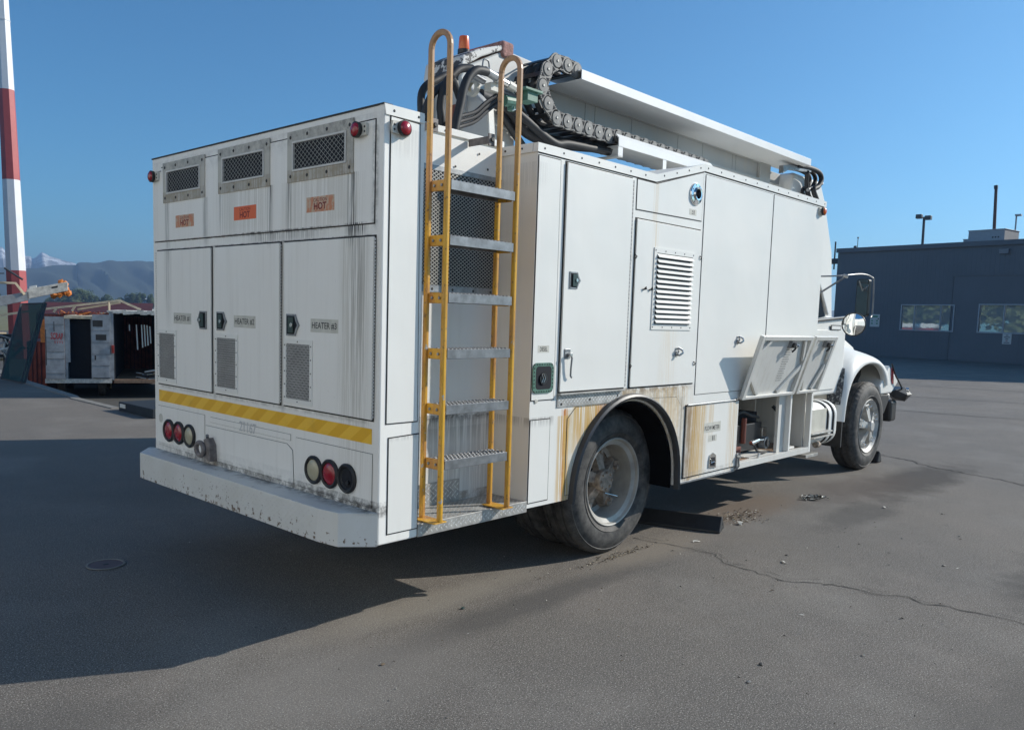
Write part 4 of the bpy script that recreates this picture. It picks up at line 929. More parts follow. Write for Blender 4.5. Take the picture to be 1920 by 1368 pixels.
# ---- cab, hood, fender
m = MB(); m.prism([(5.16, .92), (5.16, 2.36), (5.62, 2.36), (6.02, 1.745), (6.50, 1.735), (6.56, 1.70), (6.56, .92)], 'y', .30, W-.30, 'white')
cab = m.build('cab', T, bevel=.03, seg=3)
m = MB(); m.prism([(5.26, 1.66), (5.94, 1.74), (5.62, 2.24), (5.26, 2.26)], 'y', .294, .30, 'glass'); m.build('side_window', cab)
m = MB(); m.tube([(5.15, .285, 1.655), (5.55, .285, 1.685), (6.47, .285, 1.742)], .016, 'plastic', n=8); m.tube([(5.98, .285, 1.76), (5.70, .29, 2.10), (5.62, .29, 2.26)], .014, 'white', n=8); m.build('window_seal', cab)
m = MB(); m.box(5.22, 6.30, .288, .298, .98, 1.60, 'white'); cd_ = m.build('cab_door', cab, bevel=.004)
m = MB(); m.box(6.10, 6.36, .284, .289, 1.60, 1.655, 'ink'); m.box(6.115, 6.345, .281, .285, 1.61, 1.645, 'white'); m.build('badge', cab)
m = MB(); m.box(5.55, 5.95, .286, .289, 1.16, 1.42, 'scuff_shade'); m.build('torn_decal', cab)
m = MB()
lay = [(6.50, 1.72, .34), (6.75, 1.62, .50), (7.3, 1.55, .60), (7.9, 1.42, .68), (8.02, 1.25, .70), (8.05, .85, .74)]
vs = []
for x, z, y in lay:
    for yy, zz in ((y, .85), (y, z-.10), (y+.03, z-.03), (y+.12, z), (1.22, z+.02), (W-y-.12, z), (W-y-.03, z-.03), (W-y, z-.10), (W-y, .85)): vs.append((x, yy, min(zz, z+.05) if zz > .85 else .85))
fs = [(i*9+j, i*9+j+1, (i+1)*9+j+1, (i+1)*9+j) for i in range(len(lay)-1) for j in range(8)]
m.add(vs, fs, 'white'); m.build('hood', T, smooth=True)
def fender(mir):
    lip = [(x+.125, z) for x, z in ((6.34, .62), (6.355, .78), (6.41, .94), (6.52, 1.08), (6.69, 1.175), (6.88, 1.225), (7.08, 1.235), (7.26, 1.215), (7.42, 1.15), (7.53, 1.05), (7.57, .96))]
    kk = [.75, .8, .95, 1.1, 1.35, 1.0, .78, .75, .85, 1.0, 1.0]
    sec = [(.05, .0, 0), (0, .0, 0), (-.015, .02, 0), (-.01, .05, .0), (.03, .10, .0), (.12, .15, .02), (.25, .19, .05), (.40, .25, .10), (.50, .32, .14)]
    vs = []; n = len(lip)
    for i, (x, z) in enumerate(lip):
        x0, z0 = lip[max(i-1, 0)]; x1, z1 = lip[min(i+1, n-1)]; t = Vector((x1-x0, z1-z0)).normalized(); nn = Vector((-t.y, t.x))
        for (dy, o, zz) in sec:
            y = .22+dy; y = W-y if mir else y
            X = x+nn.x*o*kk[i]; Z = z+nn.y*o*kk[i]
            fr = max(0, (x-7.3)/.3)
            vs.append((X+fr*o*.9, y, min(Z, 1.50)))
    k = len(sec); fs = [(i*k+j, i*k+j+1, (i+1)*k+j+1, (i+1)*k+j) for i in range(n-1) for j in range(k-1)]
    m = MB(); m.add(vs, fs, 'white'); return m.build('front_fender', T, smooth=True, subd=1)
fe = fender(False); fender(True)
for y0 in (.24, W-.60): m = MB(); m.box(6.46, 6.485, y0, y0+.36, .34, .66, 'black'); m.build('mud_flap', T)
m = MB(); m.box(6.52, 7.70, .52, .56, .60, 1.22, 'plastic'); m.build('inner_arch', T)
fv = [Vector(v.co) for v in fe.data.vertices]; q = lambda i, j: fv[i*9+j]+Vector((-.028, -.012, .01))
m = MB(); m.add([q(1, 4), q(1, 5).lerp(q(1, 6), .3), q(2, 5).lerp(q(2, 6), .5), q(3, 5).lerp(q(3, 6), .6), q(3, 4).lerp(q(3, 5), .4), q(2, 4)], [(0, 1, 2, 5), (5, 2, 3, 4)], 'scuff_shade2'); m.build('torn_decal', fe)
m = MB()
m.prism([(7.56, .955), (7.86, 1.20), (7.93, 1.13), (8.16, 1.05), (8.19, .98), (7.98, .86), (7.60, .86)], 'y', .24, .62, 'white')
m.prism([(7.60, .49), (7.98, .86), (8.05, .84), (7.72, .47)], 'y', .27, .34, 'white')
m.build('front_corner', T, bevel=.02, seg=2)
m = MB(); m.prism([(7.58, .62), (7.60, .855), (7.93, .845), (7.94, .78), (7.80, .62)], 'y', .25, .62, 'black'); m.build('front_mud_guard', T, bevel=.01)
m = MB(); m.prism([(7.90, 1.17), (7.97, 1.11), (8.00, .97), (7.96, .97), (7.92, 1.03)], 'y', .228, .24, 'redlens'); m.build('turn_signal', T, bevel=.004)
m = MB(); m.tube(spline([(7.88, .23, 1.22), (7.98, .21, 1.08), (8.12, .20, .98), (8.30, .22, .90), (8.42, .25, .86)]), .010, 'plastic', n=6)
m.ico((8.36, .27, .83), .13, 'plastic', 3, .15, (1.3, 1, .75)); m.cyl((8.36, .24, .88), (8.38, .165, .88), .032, 'chrome', n=14); m.cyl((8.45, .26, .80), (8.48, .20, .80), .030, 'galv', n=12); 
m.build('hanging_headlight', T)
m = MB(); m.box(8.05, 8.25, .25, W-.25, .50, .76, 'plastic'); m.build('front_bumper', T, bevel=.03)
# fuel tank and cab step
m = MB(); m.prism(rr(.07, .70, .47, .885, .13, 8), 'x', 5.12, 5.78, 'white'); m.box(5.16, 5.58, .064, .071, .62, .84, 'label2'); m.box(5.13, 5.60, .0, .08, .612, .628, 'alu'); m.box(5.13, 5.60, -.01, .08, .575, .590, 'alu')
m.build('fuel_tank', T, bevel=.01, seg=2)
for x in (5.62, 5.76):
    m = MB(); m.prism(rr(.05, .72, .455, .90, .145, 8), 'x', x, x+.055, 'white'); m.prism(rr(.055, .715, .46, .895, .142, 8), 'x', x-.012, x, 'gap'); m.build('tank_strap', T, bevel=.008, seg=2)
m = MB(); m.box(5.14, 5.42, .06, .26, .385, .415, 'alu'); m.prism([(5.14, .385), (5.16, .50), (5.42, .50), (5.44, .40), (5.42, .385)], 'y', .24, .26, 'dirty'); m.lozenges((5.15, .07, .415), (1, 0, 0), (0, 1, 0), (0, 0, 1), .26, .18, .03, 'steel', .012); m.cyl((5.44, .10, .48), (5.52, .10, .48), .03, 'hub', n=10)
m.build('cab_step', T, bevel=.003)
# mirrors
MR = MB(); MR.tube(spline([(5.16, .28, 2.10), (5.35, -.02, 2.112), (5.72, -.12, 2.15), (5.98, -.13, 2.135), (6.02, -.14, 2.08), (6.045, -.14, 1.80), (6.0, -.14, 1.74)]), .007, 'galv', n=8)
MR.tube([(5.44, -.08, 2.11), (5.17, .27, 1.80)], .009, 'galv', n=8); MR.tube([(5.66, -.13, 2.08), (5.80, -.13, 1.96), (5.86, -.13, 1.80)], .007, 'galv', n=6)
MR.cyl((5.44, -.10, 2.11), (5.44, -.06, 2.12), .018, 'zinc', n=8)
mir = MR.build('mirror_arm', T, smooth=True)
m = MB()
Um = Vector((.80, -.60, 0)).normalized(); Nm = Vector((-.60, -.80, 0)).normalized()
def plate(mb, C, U, V, N, w_, h, th, mat, r=.02, shear=0):
    o = rr(-w_/2, w_/2, -h/2, h/2, r, 4); n_ = len(o)
    A = [C+U*(a+shear*c)+V*c for a, c in o]; B = [p-N*th for p in A]
    mb.add(A+B, [tuple(range(n_)), tuple(range(n_, 2*n_))[::-1]]+[(i, n_+i, n_+(i+1) % n_, (i+1) % n_) for i in range(n_)], mat)
Nm = Vector((-.93, .37, 0)).normalized(); Um = Vector((.37, .93, 0)).normalized(); Vm = Um.cross(Nm)*-1
Cm = Vector((5.76, -.13, 1.925))
plate(m, Cm, Um, Vector((0, 0, 1)), Nm, .15, .36, .03, 'plastic', .03); m.build('mirror_housing', mir)
m = MB(); plate(m, Cm+Nm*.002, Um, Vector((0, 0, 1)), Nm, .135, .345, .002, 'mirror', .025); m.build('mirror_glass', mir)
Nm = Vector((-.97, -.10, 0)).normalized(); Um = Vector((-.10, .97, 0)).normalized()
m = MB(); Cr = Vector((5.62, -.12, 1.665)); ring = [Cr+Um*(.108*math.cos(2*PI*k/32))+Vector((0, 0, 1))*(.108*math.sin(2*PI*k/32)) for k in range(33)]
m.tube(ring, .006, 'plastic', n=6)
vs = [Cr+Nm*.022]; 
for r_ in (.33, .66, 1.0):
    for k in range(32): a = 2*PI*k/32; vs.append(Cr+Um*(.106*r_*math.cos(a))+Vector((0, 0, 1))*(.106*r_*math.sin(a))+Nm*(.022*(1-r_*r_)))
fs = [(0, 1+k, 1+(k+1) % 32) for k in range(32)]+[(1+j*32+k, 1+(j+1)*32+k, 1+(j+1)*32+(k+1) % 32, 1+j*32+(k+1) % 32) for j in range(2) for k in range(32)]
m.add(vs, fs, 'mirror'); m.build('round_mirror', mir, smooth=True)
m = MB(); m.tube(spline([(7.2, 1.3, 1.52), (7.45, 1.3, 1.66), (7.8, 1.3, 1.66), (8.1, 1.3, 1.50), (8.25, 1.3, 1.25)]), .018, 'steel', n=8); m.tube([(7.6, 1.3, 1.5), (7.6, 1.3, 1.66)], .01, 'plastic', n=6); m.tube([(8.2, 1.3, 1.3), (8.2, 1.3, .9)], .012, 'plastic', n=6); m.build('hood_guard_bar', T, smooth=True)

# ---- boom, turret, cable carrier
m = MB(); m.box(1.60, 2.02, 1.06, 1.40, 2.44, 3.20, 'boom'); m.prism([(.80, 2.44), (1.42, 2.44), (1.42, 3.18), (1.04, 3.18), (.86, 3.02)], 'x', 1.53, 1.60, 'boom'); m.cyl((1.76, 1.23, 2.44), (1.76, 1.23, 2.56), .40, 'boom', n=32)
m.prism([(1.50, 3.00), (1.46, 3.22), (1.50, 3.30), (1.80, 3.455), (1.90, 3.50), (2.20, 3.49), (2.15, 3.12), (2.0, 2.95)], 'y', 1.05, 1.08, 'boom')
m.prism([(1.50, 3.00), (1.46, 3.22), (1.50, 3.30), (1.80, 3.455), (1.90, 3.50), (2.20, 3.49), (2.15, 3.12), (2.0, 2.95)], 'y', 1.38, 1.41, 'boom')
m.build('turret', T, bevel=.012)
m = MB(); m.prism([(1.45, 3.24), (1.47, 3.36), (1.62, 3.44), (1.84, 3.52), (1.86, 3.49), (1.64, 3.39), (1.50, 3.30)], 'y', 1.04, 1.42, 'peel'); m.build('boom_heel_cover', T, bevel=.01)
m = MB(); m.box(1.84, 1.96, 1.03, 1.43, 3.44, 3.555, 'foam'); m.build('foam_pad', T, bevel=.02, seg=3)
m = MB(); m.cyl((1.76, 1.34, 3.49), (1.76, 1.34, 3.52), .045, 'plastic', n=20); m.lathe([(.038, 3.52), (.040, 3.53), (.036, 3.60), (.034, 3.612), (.0001, 3.618)], (1.76, 1.34, 0), 'z', 'orange', n=24); m.build('beacon', T, smooth=True)
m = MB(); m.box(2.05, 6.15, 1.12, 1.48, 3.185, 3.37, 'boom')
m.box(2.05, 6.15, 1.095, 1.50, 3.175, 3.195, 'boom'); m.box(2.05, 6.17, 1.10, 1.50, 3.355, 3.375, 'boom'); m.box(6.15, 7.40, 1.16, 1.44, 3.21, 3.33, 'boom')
for x in (2.9, 3.03, 3.55, 4.3, 4.75, 5.35, 5.42, 5.9, 6.10): m.box(x, x+.006, 1.1185, 1.12, 3.195, 3.355, 'scuff_shade')
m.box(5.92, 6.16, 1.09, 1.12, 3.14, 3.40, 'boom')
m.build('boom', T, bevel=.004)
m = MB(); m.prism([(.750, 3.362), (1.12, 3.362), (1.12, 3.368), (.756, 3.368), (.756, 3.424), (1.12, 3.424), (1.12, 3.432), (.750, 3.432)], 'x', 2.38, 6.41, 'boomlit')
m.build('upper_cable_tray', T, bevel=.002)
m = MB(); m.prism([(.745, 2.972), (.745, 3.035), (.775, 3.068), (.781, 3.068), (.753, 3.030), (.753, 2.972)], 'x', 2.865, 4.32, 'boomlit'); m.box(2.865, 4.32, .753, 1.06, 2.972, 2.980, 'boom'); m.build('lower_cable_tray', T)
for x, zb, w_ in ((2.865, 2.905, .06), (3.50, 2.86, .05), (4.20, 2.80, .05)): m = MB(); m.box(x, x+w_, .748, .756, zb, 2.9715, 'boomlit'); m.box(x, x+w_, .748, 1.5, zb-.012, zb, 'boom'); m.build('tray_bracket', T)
pts = [(2.392, 3.431), (2.277, 3.441), (2.154, 3.442), (2.057, 3.364), (2.011, 3.243), (2.072, 3.136), (2.167, 3.054)]+[(2.167+.1255*k, 3.054-.002*k) for k in range(1, 6)]+[(2.167+.1255*k, 3.060-.0005*k) for k in range(6, 18)]
def link_mesh():
    m = MB(); w_ = .34
    for y in (0, w_): 
        o = []
        for k in range(9): a = PI/2+PI*k/8; o.append((.050*math.cos(a), .058*math.sin(a)))
        for k in range(9): a = -PI/2+PI*k/8; o.append((.1235+.030*math.cos(a), .048*math.sin(a)))
        m.prism(o, 'y', y, y+.012, 'link' if y == 0 else 'plastic')
    m.lathe([(.0001, -.010), (.010, -.010), (.012, -.007), (.044, -.006), (.047, -.001)], (0, 0, 0), 'y', 'disc', n=20)
    m.lathe([(.0001, -.012), (.008, -.012)], (0, 0, 0), 'y', 'label', n=8)
    for s_ in (1, -1):
        m.prism([(.048, .040*s_), (.078, .040*s_), (.063, .008*s_)], 'y', -.0012, .001, 'void')
        for a in (.046, .060, .074): m.box(a-.003, a+.003, -.0012, .001, s_*.050-.003, s_*.050+.003, 'void')
    m.box(.045, .080, .012, w_, .042, .050, 'plastic'); m.box(.045, .080, .012, w_, -.050, -.042, 'plastic')
    return m
cc = MB(); cc.tube(spline([(p[0], .89, p[1]) for p in pts[::1]], 4), .022, 'hose', n=8); cc.tube(spline([(p[0], .98, p[1]) for p in pts], 4), .026, 'hose', n=8); cc.tube(spline([(p[0], 1.06, p[1]) for p in pts], 4), .020, 'hose', n=8)
chain = cc.build('cable_carrier', T, smooth=True)
lk = link_mesh().build('link', chain)
for i, (x, z) in enumerate(pts[:-1]):
    o = lk if i == 0 else lk.copy()
    if i: COL.objects.link(o); o.parent = chain
    x1, z1 = pts[i+1]; o.location = (x, .797, z); o.rotation_euler = (0, -math.atan2(z1-z, x1-x), 0)
# dark hose bundle sagging under the carrier, big conduit, diagonal stay
m = MB(); m.tube(spline([(1.60, 1.0, 3.12), (1.85, .98, 3.08), (2.05, .97, 2.96), (2.30, .95, 2.93), (2.60, .92, 2.95), (2.95, .90, 2.99)]), .045, 'hose', n=12)
m.tube(spline([(1.72, .90, 3.10), (1.90, .88, 3.02), (2.215, .86, 2.90), (2.40, .86, 2.92), (2.90, .86, 2.945)]), .030, 'hose', n=10)
m.tube(spline([(1.9, 1.04, 3.10), (2.1, 1.04, 3.0), (2.4, 1.04, 2.90), (2.9, 1.04, 2.86), (3.6, 1.04, 2.84), (4.1, 1.0, 2.80)]), .020, 'hose', n=10)
m.tube(spline([(2.9, .95, 2.88), (3.3, .95, 2.82), (3.6, .95, 2.83), (3.9, .95, 2.80)]), .014, 'hose', n=8)
m.build('sagging_hose', T, smooth=True)
m = MB(); m.tube([(1.80, 1.0, 3.05), (2.30, 1.0, 2.66)], .028, 'plastic', n=12); m.build('boom_stay', T, smooth=True)
for rad, path in ((.027, [(.98, .62, 2.55), (1.0, .60, 2.73), (1.04, .60, 2.88), (1.065, .60, 2.98), (1.105, .60, 3.06), (1.17, .60, 3.115), (1.27, .61, 3.13)]), (.026, [(1.05, .80, 2.55), (1.03, .75, 2.79), (1.02, .75, 2.90), (1.05, .75, 3.02), (1.13, .75, 3.12), (1.20, .75, 3.16), (1.27, .74, 3.17)]), (.024, [(.98, .9, 2.55), (.98, .88, 2.8), (1.0, .9, 3.0), (1.12, .9, 3.1), (1.25, .92, 3.15), (1.5, 1.1, 3.1)]), (.022, [(.92, .8, 2.5), (.93, .8, 2.8), (.97, .78, 2.95), (1.10, .78, 3.06)])):
    m = MB(); m.tube(spline(path, 8), rad, 'hose', n=14); m.build('hydraulic_hose', T, smooth=True)
for k in range(3):
    m = MB(); z = k*.03; m.tube(spline([(.95, .66, 2.70+z*.5), (1.12, .70, 2.78+z), (1.26, .70, 2.84+z), (1.36, .70, 2.92+z), (1.48, .70, 3.01+z*.8), (1.60, .75, 3.08)], 6), .013, 'hose', n=8); m.build('thin_hose', T, smooth=True)
m = MB(); m.cyl((1.25, .61, 3.135), (1.38, .64, 3.13), .026, 'zinc', n=14); m.cyl((1.38, .64, 3.13), (1.42, .65, 3.125), .033, 'steel', n=6); m.cyl((1.42, .65, 3.125), (1.62, .66, 3.10), .022, 'steel', n=12); m.cyl((1.50, .655, 3.115), (1.57, .66, 3.105), .030, 'label', n=8)
m.cyl((1.26, .74, 3.14), (1.36, .72, 3.11), .022, 'zinc', n=12); m.box(1.36, 1.46, .66, .72, 3.05, 3.10, 'label'); m.cyl((1.46, .70, 3.08), (1.66, .68, 3.05), .02, 'galv', n=12)
m.tube(spline([(1.24, .62, 3.16), (1.25, .62, 3.20), (1.29, .62, 3.20), (1.30, .62, 3.15)]), .006, 'galv', n=6); m.lathe([(.03, -.01), (.055, -.01), (.055, .02), (.03, .02)], (1.33, .80, 3.08), 'x', 'label', n=20)
m.build('hose_fitting', T, smooth=False, bevel=.002)
m = MB(); m.box(1.64, 1.74, .60, .70, 3.04, 3.10, 'green'); m.box(1.60, 1.77, .58, .72, 3.10, 3.115, 'green'); m.cyl((1.48, .66, 3.01), (1.60, .66, 3.02), .035, 'green', n=12); m.cyl((1.55, .66, 3.02), (1.55, .66, 2.96), .025, 'green', n=10); m.tube(spline([(1.56, .64, 3.02), (1.57, .62, 2.98), (1.52, .62, 2.95)]), .004, 'steel', n=6); m.build('valve', T, bevel=.003)
m = MB(); m.box(1.495, 1.50, 1.12, 1.18, 2.86, 3.06, 'copper'); m.box(1.497, 1.50, 1.10, 1.20, 2.55, 2.86, 'copper'); m.tube(spline([(2.15, 1.30, 3.17), (2.19, 1.30, 3.10), (2.16, 1.30, 3.02)]), .012, 'hose', n=8); m.build('turret_bracket', T)
# front end of boom and tower bucket
for y, r_ in ((.86, .028), (.93, .024), (1.0, .028)):
    m = MB(); m.tube(spline([(6.30, y, 3.36), (6.62, y, 3.385), (6.88, y, 3.375), (6.97, y, 3.31), (6.90, y, 3.22), (6.78, y, 3.16), (6.90, y, 3.04), (7.02, y, 2.80)], 8), r_, 'hose', n=12); m.build('boom_end_hose', T, smooth=True)
m = MB(); m.tube([(6.55, .85, 3.33), (6.72, .92, 3.22), (6.86, .95, 3.06), (7.0, .95, 2.8)], .024, 'hose', n=10); m.tube([(6.72, .9, 3.16), (7.2, .95, 3.30)], .022, 'galv', n=8); m.build('boom_end_hose', T, smooth=True)
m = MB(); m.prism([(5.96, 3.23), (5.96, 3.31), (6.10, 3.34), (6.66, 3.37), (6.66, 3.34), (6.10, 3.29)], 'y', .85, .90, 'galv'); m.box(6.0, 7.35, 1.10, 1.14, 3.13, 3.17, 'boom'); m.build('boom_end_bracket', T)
m = MB()
fr = [(6.7, 1.05), (7.05, .95)]
m.prism([(6.75, 1.70), (7.93, 1.70), (7.78, 2.55), (7.47, 3.12), (7.30, 3.34), (6.55, 3.34), (6.50, 3.10)], 'y', 1.0, 2.1, 'white')
m.build('bucket', T, bevel=.03, seg=3)

# ================================================================== THINGS BEHIND
TR = 'distant trees along the field edge'
tl = [((121, 377.4), 5.2, 5, 'leaf', 'low dark bushy tree beside the orange tip of the white crane arm'),
 ((126, 375.7), 8.3, 7.5, 'leaf', 'dark leafy tree just right of the orange crane tip'),
 ((131.5, 373.8), 9.0, 8, 'leaf', 'tallest rounded tree in the far clump above the maroon roof'),
 ((129.5, 371), 6.0, 6, 'leaf2', 'pale green tree standing in front of the far dark clump'),
 ((135.5, 372.3), 6.6, 6, 'leaf', 'dark tree at the right end of the far clump'),
 ((141.1, 370.3), 7.2, 6, 'leaf', 'small round tree just right of the gap beside the far clump'),
 ((146, 368.4), 6.0, 7, 'leaf', 'low spreading tree midway between the far clump and the truck'),
 ((150.3, 366.6), 8.0, 4.6, 'leaf', 'upright dark tree left of the small white house'),
 ((153.2, 365.4), 8.2, 4.6, 'leaf', 'upright dark tree right beside the small white house'),
 ((157.4, 363.6), 8.0, 4.0, 'leaf', 'slim dark tree nearest the rear edge of the truck'),
 ((108, 382), 6.5, 7, 'leaf', 'dark tree seen behind the red and white pole'),
 ((103, 384), 6.0, 7, 'leaf', 'dark tree at the far left edge left of the red and white pole')]
for i, ((x, y), h, wd, mt, lb) in enumerate(tl): tree(x, y, -1.35, h, wd, mt, 20+i, lb, TR)
h_ = empty('farmhouse', label='tiny white house with pale roof far off between the trees', cat='house')
m = MB(); m.box(152.5, 160, 364, 369, -1.3, 2.2, 'notice'); m.build('wall', h_); m = MB(); m.prism([(363.5, 2.2), (366.5, 4.6), (369.5, 2.2)], 'x', 152, 160.5, 'hvac'); m.build('roof', h_)
m = MB()
for k in range(3): m.box(153.5+2.2*k, 154.4+2.2*k, 363.95, 364, 0, 1.2, 'void')
m.build('window', h_)

# red and white pole
P = empty('warning_mast', label='tall tapering mast painted in red and white bands at the left edge', cat='mast')
bands = [(-1.35, 3.2, 'polered'), (3.2, 7.78, 'polewhite'), (7.78, 12.24, 'polered'), (12.24, 17.4, 'polewhite'), (17.4, 22, 'polered')]
rad = lambda z: .50-.011*z
pc = lambda z: (11.52+(.10-.025*z)*.677, 44.93-(.10-.025*z)*.736, z)
for a, c, mt in bands:
    m = MB(); m.cyl(pc(a), pc(c), rad(a), mt, r1=rad(c), n=8)
    if a == 12.24: m.cyl(pc(15.6), pc(15.66), rad(15.6)+.02, mt, n=8)
    m.build('band', P)

# ---- scrap yard: local frame, u along the row, d away, z up
A0 = Vector((6.331, 24.553, 0)); UU = Vector((.9055, -.4243, 0)); NN = Vector((.4243, .9055, 0))
def LB(mb, u0, u1, d0, d1, z0, z1, mat, shear=0):
    vs = [A0+UU*(u+shear*(z-z0))+NN*d+Vector((0, 0, z)) for u in (u0, u1) for d in (d0, d1) for z in (z0, z1)]
    return mb.add(vs, [(0, 1, 3, 2), (4, 6, 7, 5), (0, 4, 5, 1), (2, 3, 7, 6), (0, 2, 6, 4), (1, 5, 7, 3)], mat)
def LP(u, d, z): return A0+UU*u+NN*d+Vector((0, 0, z))
S1 = empty('scrap_truck_body', label='old box body with an open door sprayed with the red word SCRAP', cat='box body')
m = MB(); LB(m, .56, .62, 0, 4, -.75, 1.15, 'bluewhite'); LB(m, 1.28, 1.34, 0, 4, -.75, 1.15, 'bluewhite'); LB(m, .55, 1.34, -.05, 4, 1.15, 1.24, 'cream'); LB(m, .56, 1.34, 3.95, 4, -.75, 1.2, 'void'); LB(m, .0, 1.85, -.03, 4, -.85, -.72, 'frayed'); LB(m, .56, .70, -.02, .06, -.2, 1.15, 'bluewhite'); LB(m, .62, 1.28, .08, 4, -.72, -.70, 'void'); m.build('body', S1)
m = MB(); LB(m, .62, 1.28, .3, .32, -.70, 1.1, 'void'); m.build('interior_shade_sheet', S1)  # dark sheet put behind the opening as its inner shade
m = MB(); LB(m, .03, .55, -.06, -.02, -.72, 1.20, 'bluewhite')
for z in (-.55, -.1, .12, .55, .95): LB(m, .03, .55, -.066, -.06, z, z+.015, 'disc')
LB(m, .04, .06, -.066, -.06, -.3, .8, 'gap'); LB(m, .27, .285, -.068, -.06, .75, 1.05, 'gap')
d = m.build('door', S1)
m = MB(); text_mesh(m, 'SCRAP', .35, .60, .20, 'S', 'redspray', w=.33, basis=(LP(0, -.070, 0), UU, Vector((0, 0, 1))), bold=.01, rot=-.05)
for k in range(4): text_mesh(m, 'V', .30+.065*k, .42, .11, 'S', 'redspray', w=.05, basis=(LP(0, -.070, 0), UU, Vector((0, 0, 1))))
m.build('sprayed_word', d)
m = MB(); m.cyl(LP(.3, 1, -1.1), LP(.3, 3.6, -1.1), .05, 'darkmetal')
for d_ in (1.0, 3.2):
    for u in (.25, 1.4): m.cyl(LP(u, d_, -1.0), LP(u+.2, d_, -1.0), .34, 'tyre', n=20)
m.build('wheel', S1)
S2 = empty('open_scrap_trailer', label='open white box trailer with frayed roof edge and dark interior next to the truck', cat='trailer')
m = MB(); LB(m, 1.80, 1.92, -.02, 5, -.75, 1.42, 'bluewhite'); LB(m, 1.90, 4.6, 5, 5.05, -.75, 1.4, 'void'); LB(m, 4.5, 4.6, 0, 5, -.75, 1.4, 'bluewhite'); LB(m, 1.92, 4.5, -.02, 5, -.85, -.74, 'wood'); LB(m, 1.92, 1.94, .0, 5, -.74, 1.38, 'void'); m.build('body', S2)
m = MB(); r = random.Random(4)
LB(m, 1.74, 4.6, -.03, 5, 1.385, 1.43, 'frayed')
for k in range(26): u = 1.9+k*.1; LB(m, u, u+.1, -.06, .02, 1.36-r.uniform(0, .05), 1.42+r.uniform(0, .06), 'frayed')
m.build('roof_edge', S2)
m = MB(); LB(m, 1.29, 1.80, -.08, -.03, -.68, 1.30, 'bluewhite', .02)
for z in (-.3, .05, .42, .80): LB(m, 1.31, 1.80, -.086, -.08, z, z+.012, 'disc')
LB(m, 1.34, 1.62, -.088, -.08, .92, 1.12, 'ink'); LB(m, 1.42, 1.72, -.088, -.08, .50, .68, 'ink'); LB(m, 1.38, 1.42, -.088, -.08, -.12, .02, 'ink'); m.build('door', S2)
m = MB(); LB(m, 1.86, 1.93, -.10, -.02, .1, .35, 'redpaint'); m.build('marker_light', S2)
m = MB()
for k, (u, z0, z1) in enumerate(((2.34, .8, 1.0), (2.57, .19, 1.0), (2.72, .26, 1.0), (2.80, .3, 1.0), (2.88, .33, .99), (2.96, .4, .95))): LB(m, u, u+.035, .5, .52, z0, z1, 'notice', -.04)
m.build('hanging_strip', S2)
m = MB(); r = random.Random(6)
for k in range(26):
    u = r.uniform(2.4, 4.0); z = -.74+r.uniform(0, .22); a = r.uniform(-.25, .25); m.tube([LP(u, r.uniform(.05, .5), z), LP(u+r.uniform(.1, .4), r.uniform(.05, .5), z+a*.4)], r.uniform(.01, .03), r.choice(['notice', 'darkmetal', 'darkmetal', 'cream']), n=5)
tag(m.build('scrap_heap'), 'tangled heap of scrap bars lying on the floor of the open trailer', 'scrap')
m = MB(); LB(m, -.50, .0, .2, 3, -1.3, .42, 'rustred'); LB(m, -.10, .04, .0, .12, .40, 1.10, 'orangepaint')
for k in range(4): LB(m, -.5+.12*k, -.47+.12*k, .17, .2, -1.2, .4, 'maroon')
tag(m.build('rusty_bin'), 'rust red steel bin with an orange upright left of the word SCRAP', 'bin')
m = MB(); vs = [LP(-.9, 5, 1.2), LP(2.9, 5, 1.40), LP(2.9, 7.5, 1.72), LP(-.9, 7.5, 1.64)]; m.add(vs, [(0, 1, 2, 3)], 'maroon'); LB(m, -.9, 2.9, 5, 7.5, -1.3, 1.2, 'rustred')
for k in range(30): LB(m, -.88+.126*k, -.86+.126*k, 4.985, 5.0, -1.3, 1.2, 'maroon')
tag(m.build('maroon_container'), 'maroon container roof rising behind the scrap bodies', 'container')
m = MB()
for a, b_ in ((LP(-.6, 3, 1.36), LP(1.94, 3, 1.77)), (LP(1.94, 3, 1.77), LP(2.6, 3, 1.47)), (LP(1.94, 3.2, 1.70), LP(.6, 3.2, 1.42)), (LP(-1.9, 3, 1.10), LP(-.6, 3, 1.36)), (LP(.45, 3, 1.36), LP(.55, 3, 1.52)), (LP(-.1, 3, 1.30), LP(0, 3, 1.45))): m.tube([a, b_], 0, 'cream', sq=(.07, .05), up=(0, 0, 1))
m.tube([LP(-1.9, 3, -1.3), LP(-1.9, 3, 1.12)], 0, 'cream', sq=(.06, .06), up=(1, 0, 0)); m.tube([LP(1.6, 3, -1.3), LP(1.6, 3, 1.70)], 0, 'cream', sq=(.06, .06), up=(1, 0, 0))
tag(m.build('timber_frame'), 'light timber gable frame standing above the scrap bodies', 'frame')
m = MB(); r = random.Random(9)
for k in range(40): u = r.uniform(.2, 1.7); m.tube([LP(u, 1.5+r.uniform(0, .6), 1.24+r.uniform(0, .06)), LP(u+r.uniform(-.3, .4), 1.6, 1.27+r.uniform(0, .12))], .014, r.choice(['orangepaint', 'rustred', 'rustred']), n=4)
tag(m.build('scrap_pile'), 'rusty orange scrap strips piled on top of the scrap body roof', 'scrap')
